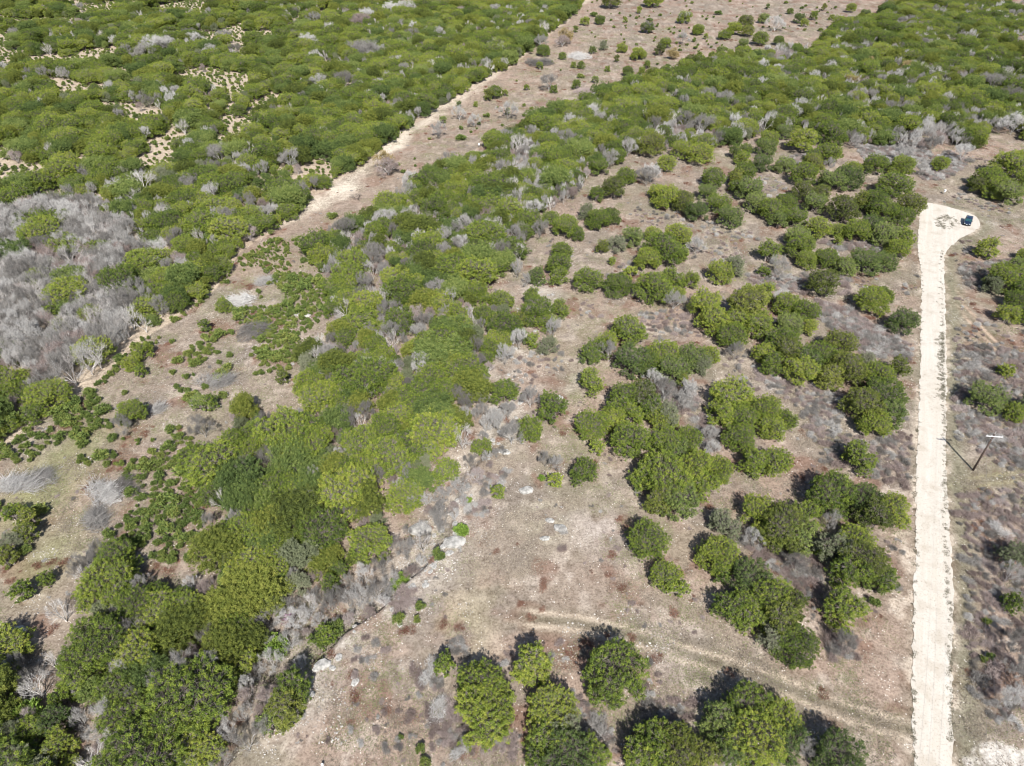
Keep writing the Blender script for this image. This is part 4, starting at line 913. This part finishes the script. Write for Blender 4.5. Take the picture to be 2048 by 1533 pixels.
for px, py, r, lab in ((597,630,.9,'left one of two whitish boulders in the cleared strip'), (612,632,.95,'right one of two whitish boulders in the cleared strip'), (1117,797,.8,'lone grey boulder beside the open flat'),
    (1053,982,1.0,'pale flat boulder at the top of the central flat'), (1121,1058,.9,'elongated pale slab in the greenish centre of the flat'), (1090,1078,.6,'small pale slab below the elongated slab'), (1100,1042,.6,'small pale slab above the elongated slab'),
    (35,1265,1.1,'white boulder in the creek woodland at far left'), (645,1330,.9,'pale boulder beside the cactus at the thicket tip'), (840,1060,1.5,'big pale boulder under the leaning tree by the creek'), (910,1085,1.4,'broad white boulder on the creek ledge beside the bright green shrub'), (1010,905,.8,'white boulder between ledge and lone juniper')):
    x, y, h = world(px, py); o = link('boulder', random.choice(BO), None, (x, y, h+.05), random.uniform(-.3, .3), (r, r*.8, r*.8)); tag(o, lab, 'boulder')

# bright shrubs, redbud, brush piles
for px, py, s_, lab in ((924,1063,1.2,'bright green shrub on the white ledge boulder'), (792,1172,1.0,'bright green shrub on the creek ledge, left one'), (808,1156,1.0,'bright green shrub on the creek ledge, right one'), (1084,955,.6,'small bright green sprout beside grey brush on the flat'), (556,1300,1.6,'yellow-green shrub in the creek brush'), (545,1290,1.4,'yellow-green shrub left of the creek brush'), (340,1470,1.9,'fresh green bush near the lower-left edge'), (60,1430,1.7,'fresh green bush in the lower-left corner wood'), (330,1475,1.5,'fresh green bush beside bare creek trees'),
    (938,1000,.6,'tiny bright green shrub below the brightest juniper'), (30,715,2.6,'pale yellow-green tree crown at the far left wood edge'), (600,35,0,'')):
    if s_ == 0: continue
    x, y, h = world(px, py, .6); o = link('green_shrub', random.choice(FRESH), None, (x, y, h), random.uniform(0, 6.28), s_); tag(o, lab, 'shrub')
for i, (c, x_, y_) in enumerate([('F', 535, 680), ('F', 515, 750), ('F', 630, 415), ('F', 420, 755), ('F', 430, 1375), ('F', 535, 1440), ('F', 560, 1515), ('F', 50, 840), ('F', 90, 810), ('F', 20, 870)]):
    s_ = (1.3, .9, 1.7, 1.5, .6, 1.0, 1.1, 2.2, 2.0, 1.9)[i]; lab = ('upper of two little junipers beside the ledge end', 'lower of two little junipers beside the ledge end', 'compact juniper perched on the creek ledge', 'low juniper by grey brush below the ledge', 'tiny juniper alone in the lower-left grass', 'small juniper near the bottom edge, upper one', 'small juniper near the bottom edge, lower one', 'middle of the low juniper row on the creek edge', 'right of the low juniper row on the creek edge', 'left of the low juniper row on the creek edge')[i]
    px, py = full(c, x_, y_); x, y, h = world(px, py, .5); tag(link('young_juniper', random.choice(SAPM), None, (x, y, h), random.uniform(0, 6), s_), lab, 'young juniper')
x, y, h = world(575, 1236, 1.5); e = empty('redbud_tree', (x, y, h)); cm, tm, _, _ = BT['grey'][0]
link('trunk', tm, e, sc=(.5, .5, .55)); link('crown', sapling_mesh(77, 'blossom', 1.1, 3.0, 260, .16, .08), e); tag(e, 'small redbud with purple-pink blossom in the grey creek brush', 'tree')
for c, x_, y_, w, lab in (('B',1290,310,150,'long grey brush pile beside young junipers, upper left one'), ('B',1430,220,120,'grey brush pile next to the corridor junipers, upper right one'), ('B',1330,480,200,'broad grey brush pile in the middle of the cleared strip'), ('B',1190,760,180,'grey brush pile near the foot of the cleared strip'), ('B',820,900,90,'small brush pile right of the lone rounded juniper'),
    ('B',100,1300,220,'large brush pile at the left edge of the clearing'), ('B',210,1260,150,'brush pile adjoining the large one at left edge'), ('C',560,90,220,'upper part of the big grey brush heap'), ('C',500,230,200,'lower part of the big grey brush heap'), ('C',640,30,150,'right end of the big grey brush heap'), ('D',1170,335,140,'grey brush pile in the upper corridor, left one'), ('D',1380,300,120,'grey brush pile in the upper corridor, right one'), ('D',1415,485,90,'purplish brush pile at the upper thicket edge')):
    px, py = full(c, x_, y_); x, y, h = world(px, py, .5); r = w*K/2*depth(x, y)/FPX
    me = pile_mesh(int(x_), r, int(300+r*r*80)); tag(link('brush_pile', me, None, (x, y, h), random.uniform(-.4, .4)), lab, 'brush pile')
tanM = [sapling_mesh(90+q, 'tanleaf', 1.9, 2.8, 2600, .26, .10) for q in range(2)]
for c, x_, y_, w, lab in (('D',345,890,130,'yellow-tan bushy tree in the cleared strip beside the pale track'), ('D',1880,310,80,'orange-tan bush by the far thicket edge'), ('D',1300,225,100,'tan bushy tree at the forest edge in the upper corridor'), ('E',205,375,90,'orange-tan crown inside the central thicket'), ('G',1220,335,90,'tan crown in the upper thicket, left one'), ('G',1420,350,100,'tan crown in the upper thicket, right one'), ('G',1130,430,90,'orange-tan crown in the upper thicket, lowest one')):
    px, py = full(c, x_, y_); hz = 2.9 if c in 'EG' else .8; x, y, h = world(px, py, hz); r = w*K/2*depth(x, y)/FPX
    o = link('tan_tree', random.choice(tanM), None, (x, y, h), random.uniform(0, 6), (r/1.9, r/1.9, 1.9 if c in 'EG' else r/1.9)); tag(o, lab, 'tree')
# fallen dark dead tree on the corridor
x, y, h = world(716, 398, .3); cm, tm, _, r0 = BT['pale'][0]; e = empty('fallen_tree', (x, y, h), 1.0, (.9, .9, .3)); dk = tm.copy(); dk.materials.clear(); dk.materials.append(plain('charred_wood', (.035,.03,.03), .9)); link('trunk', dk, e); tag(e, 'dark fallen dead tree lying in the cleared strip', 'dead tree')

# ------------------------------------------------------------------ built things
def bx(bm, c, s, rot=None, bev=0):
    r = bmesh.ops.create_cube(bm, size=1); vs = r['verts']
    for v in vs: v.co = Vector((v.co.x*s[0], v.co.y*s[1], v.co.z*s[2]))
    if bev: 
        es = list({e for v in vs for e in v.link_edges}); rr = bmesh.ops.bevel(bm, geom=es, offset=bev, segments=2, affect='EDGES'); vs = list({v for f in rr['faces'] for v in f.verts} | {v for v in vs if v.is_valid})
    m_ = Matrix.Translation(c) @ (rot or Matrix.Identity(4))
    bmesh.ops.transform(bm, matrix=m_, verts=vs)
def cyl(bm, p, q, r0, r1=None, seg=16):
    p = Vector(p); q = Vector(q); d = q-p; m_ = Matrix.Translation((p+q)/2) @ d.to_track_quat('Z', 'Y').to_matrix().to_4x4()
    bmesh.ops.create_cone(bm, segments=seg, radius1=r0, radius2=r0 if r1 is None else r1, depth=d.length, cap_ends=True, matrix=m_)
def bobj(name, bm, m_, parent=None, smooth=False):
    me = bpy.data.meshes.new(name); bm.to_mesh(me); bm.free(); me.materials.append(m_)
    if smooth:
        for f in me.polygons: f.use_smooth = True
    return link(name, me, parent)
wood = plain('weathered_pole_wood', (.085,.06,.05), .9); grey_arm = plain('bleached_crossarm', (.62,.62,.63), .7); porc = plain('porcelain', (.70,.70,.70), .25, spec=.5); metal = plain('galvanised_steel', (.45,.46,.47), .45, .6); wirem = plain('wire', (.22,.22,.22), .5, .5)
X, Y, h = world(1946, 941); PH = 8.1
pole = empty('utility_pole', (X, Y, h)); tag(pole, 'dark wooden utility pole with a white crossarm right of the gravel road', 'utility pole')
bm = bmesh.new(); cyl(bm, (0,0,-1), (0,0,PH), .17, .12, 20); bobj('pole', bm, wood, pole, True)
ad = Vector((1, -.12, 0)).normalized(); rz = math.atan2(ad.y, ad.x); RT = Matrix.Rotation(rz, 4, 'Z')
bm = bmesh.new(); bx(bm, Vector((0,0,PH-.30))+RT@Vector((0,-.20,0)), (2.5,.12,.14), RT, .01); arm = bobj('crossarm', bm, grey_arm, pole)
for s in (-1, 1):
    bm = bmesh.new(); a_ = RT@Vector((s*.75,-.22,0)); cyl(bm, (a_.x, a_.y, PH-.38), (RT@Vector((0,-.15,0))).to_tuple()[:2]+(PH-1.05,), .022, None, 8); bobj('brace', bm, metal, pole)
WP = []
for s in (-1.15, -.45, 1.15):
    c_ = RT@Vector((s,-.20,0)); bm = bmesh.new(); cyl(bm, (c_.x,c_.y,PH-.23), (c_.x,c_.y,PH-.10), .025, None, 8)
    for k in range(3): cyl(bm, (c_.x,c_.y,PH-.12+k*.05), (c_.x,c_.y,PH-.085+k*.05), .075-.012*k, .05-.008*k, 14)
    bobj('insulator', bm, porc, arm); WP.append(Vector((X+c_.x, Y+c_.y, h+PH+.04)))
bm = bmesh.new(); cyl(bm, (0,0,PH), (0,0,PH+.45), .02, None, 8); cyl(bm, (0,0,PH+.45), (0,0,PH+.58), .05, .03, 12); bobj('pole_top_pin', bm, porc, pole)
bm = bmesh.new(); cyl(bm, (.20,-.05,PH-1.6), (.20,-.05,PH-1.1), .09, None, 12); bobj('cutout_box', bm, metal, pole)
# wires running down the right of the road to the next pole outside the frame
wx, wy = plane(2004, 1800, 7.5)
for k, a_ in enumerate(WP):
    b_ = Vector((wx+(k-1)*1.1, wy, 7.6)); pp = []
    for i in range(25): t = i/24; p = a_.lerp(b_, t); p.z -= 4*t*(1-t)*.9; pp.append(tuple(p))
    Vw, Fw = tubes([(p, q, .008, .008) for p, q in zip(pp[:-1], pp[1:])], 4); o = link('power_line', tri_mesh('power_line', Vw, Fw, [wirem]))
    tag(o, ('left', 'middle', 'right')[k]+' one of three thin wires running from the utility pole to the bottom edge', 'power line', 'overhead wires')
nx_, ny_ = wx, wy
e = empty('utility_pole', (nx_, ny_, h1(nx_, ny_))) if False else None

# white service pedestal beyond the turnaround, pale marker posts
white = plain('white_enamel', (.78,.79,.80), .5)
for px, py, s_, lab in ((1889,385,1.0,'small white utility box on a post beyond the gravel turnaround'), (958,291,.9,'white box on a post at the upper thicket edge'), (644,1529,.45,'small pale stake at the bottom edge of the photo')):
    x, y, h = world(px, py, .6); e = empty('marker_post', (x, y, h), .3, s_); bm = bmesh.new(); bx(bm, (0,0,.35), (.09,.09,.8)); bobj('post', bm, metal, e)
    bm = bmesh.new(); bx(bm, (0,0,1.0), (.55,.38,.6), None, .03); hb = bobj('box', bm, white, e); bm = bmesh.new(); bx(bm, (0,0,1.33), (.62,.45,.05), None, .015); bobj('lid', bm, white, e); tag(e, lab, 'utility box' if s_ > .5 else 'stake')

# parked car: dark blue SUV, nose towards the camera
def car(loc, rz):
    root = empty('parked_car', loc, rz, .97); tag(root, 'dark blue sport utility car parked on the gravel turnaround', 'car')
    paint = plain('dark_blue_paint', (.016,.034,.075), .22, .35, .5, 1.0); glass = plain('tinted_glass', (.02,.07,.08), .04, 0, .8); rub = plain('tyre_rubber', (.02,.02,.02), .85); rim = plain('alloy', (.5,.5,.52), .3, .9); blk = plain('black_plastic', (.02,.02,.022), .6)
    lampm = plain('headlight_glass', (.75,.78,.8), .1, 0, .8); red = plain('tail_light', (.35,.02,.02), .2, 0, .6); plate = plain('plate', (.75,.75,.75), .5)
    # stations: x, half width at belt, sill z, belt z, (top z of hood/deck)
    st = [(-2.28,.70,.42,.86,.92),(-2.18,.84,.32,.95,1.02),(-1.7,.91,.28,1.00,1.06),(-.6,.93,.26,1.00,1.06),(.5,.93,.26,.99,1.05),(1.0,.92,.26,.97,1.04),(1.55,.90,.28,.92,.99),(2.05,.83,.32,.82,.87),(2.28,.66,.42,.68,.74)]
    bm = bmesh.new(); rings = []
    for x, w, z0, z1, z2 in st:
        pr = [(-w*.86,z0),(-w,z0+.14),(-w*1.01,(z0+z1)/2),(-w*.97,z1),(-w*.84,z2),(-w*.4,z2+.03),(0,z2+.04),(w*.4,z2+.03),(w*.84,z2),(w*.97,z1),(w*1.01,(z0+z1)/2),(w,z0+.14),(w*.86,z0)]
        rings.append([bm.verts.new((x, a_, b_)) for a_, b_ in pr])
    for r0, r1 in zip(rings[:-1], rings[1:]):
        for k in range(13): bm.faces.new((r0[k], r0[(k+1) % 13], r1[(k+1) % 13], r1[k]))
    bm.faces.new(rings[0][::-1]); bm.faces.new(rings[-1]); bmesh.ops.recalc_face_normals(bm, faces=bm.faces); bobj('body', bm, paint, root, True)
    def loft(L, name, m_, cap=True, sm=True, parent=root):
        bm = bmesh.new(); rg = [[bm.verts.new(p) for p in r_] for r_ in L]
        n_ = len(L[0])
        for r0, r1 in zip(rg[:-1], rg[1:]):
            for k in range(n_): bm.faces.new((r0[k], r0[(k+1) % n_], r1[(k+1) % n_], r1[k]))
        bm.faces.new(rg[0][::-1]); bm.faces.new(rg[-1]); bmesh.ops.recalc_face_normals(bm, faces=bm.faces); return bobj(name, bm, m_, parent, sm)
    def rr(x0, x1, w, z, c=.12): return [(x0+c,-w,z),(x1-c,-w,z),(x1,-w+c*1.5,z),(x1+.03,0,z),(x1,w-c*1.5,z),(x1-c,w,z),(x0+c,w,z),(x0,w-c,z),(x0-.02,0,z),(x0,-w+c,z)]
    cab = loft([rr(-2.1,1.08,.83,1.05), rr(-1.98,.78,.79,1.28), rr(-1.82,.42,.70,1.56)], 'windows', glass, sm=False)
    loft([rr(-1.86,.46,.73,1.555), rr(-1.80,.38,.70,1.62), rr(-1.6,.2,.55,1.665)], 'roof', paint)
    for s in (-1, 1):
        for xa, xb, w1 in ((1.02,.40,.035), (-.45,-.48,.05), (-1.35,-1.32,.045), (-2.02,-1.80,.07)):
            bm = bmesh.new(); cyl(bm, (xa, s*.83, 1.05), (xb, s*.715, 1.57), w1, w1, 8); bobj('pillar', bm, paint, root)
        bm = bmesh.new(); bx(bm, (-.72, s*.66, 1.70), (1.7,.035,.035), None, .01); bobj('roof_rail', bm, rim, root)
        bm = bmesh.new(); bx(bm, (.78, s*1.03, 1.10), (.14,.2,.13), None, .03); bobj('mirror', bm, paint, root)
        bm = bmesh.new(); bx(bm, (2.17, s*.60, .74), (.24,.30,.13), Matrix.Rotation(-s*.35, 4, 'Z'), .03); bobj('headlight', bm, lampm, root)
        bm = bmesh.new(); bx(bm, (-2.22, s*.70, .92), (.12,.20,.24), None, .03); bobj('tail_light', bm, red, root)
        for dx in (-.15, -1.05):
            bm = bmesh.new(); bx(bm, (dx, s*.95, .86), (.2,.03,.035), None, .008); bobj('door_handle', bm, rim, root)
        for xw in (-1.42, 1.42):
            bm = bmesh.new(); cyl(bm, (xw, s*.70, .35), (xw, s*.955, .35), .40, None, 28); bobj('wheel_arch', bm, blk, root)
            bm = bmesh.new(); cyl(bm, (xw, s*.72, .35), (xw, s*.965, .35), .355, None, 28); w_ = bobj('wheel', bm, rub, root)
            bm = bmesh.new(); cyl(bm, (xw, s*.93, .35), (xw, s*.975, .35), .22, .20, 20); bobj('rim', bm, rim, w_)
    bm = bmesh.new(); bx(bm, (2.24,0,.66), (.10,.9,.14), None, .02); bobj('grille', bm, blk, root)
    bm = bmesh.new(); bx(bm, (2.24,0,.46), (.16,1.45,.16), None, .04); bobj('bumper', bm, blk, root)
    bm = bmesh.new(); bx(bm, (-2.28,0,.50), (.14,1.5,.18), None, .04); bobj('bumper', bm, blk, root)
    bm = bmesh.new(); bx(bm, (2.33,0,.50), (.02,.32,.14)); bobj('number_plate', bm, plate, root)
    for s in (-1, 1):
        bm = bmesh.new(); cyl(bm, (1.06, s*.1, 1.09), (.82, s*.1+.45*1, 1.27), .012, None, 6); bobj('wiper', bm, blk, root)
    return root
x, y, h = world(1936.5, 442, .8)
xa, ya = plane(1941, 430); xb, yb = plane(1933, 453)
car((x, y, h+.05), math.atan2(yb-ya, xb-xa))
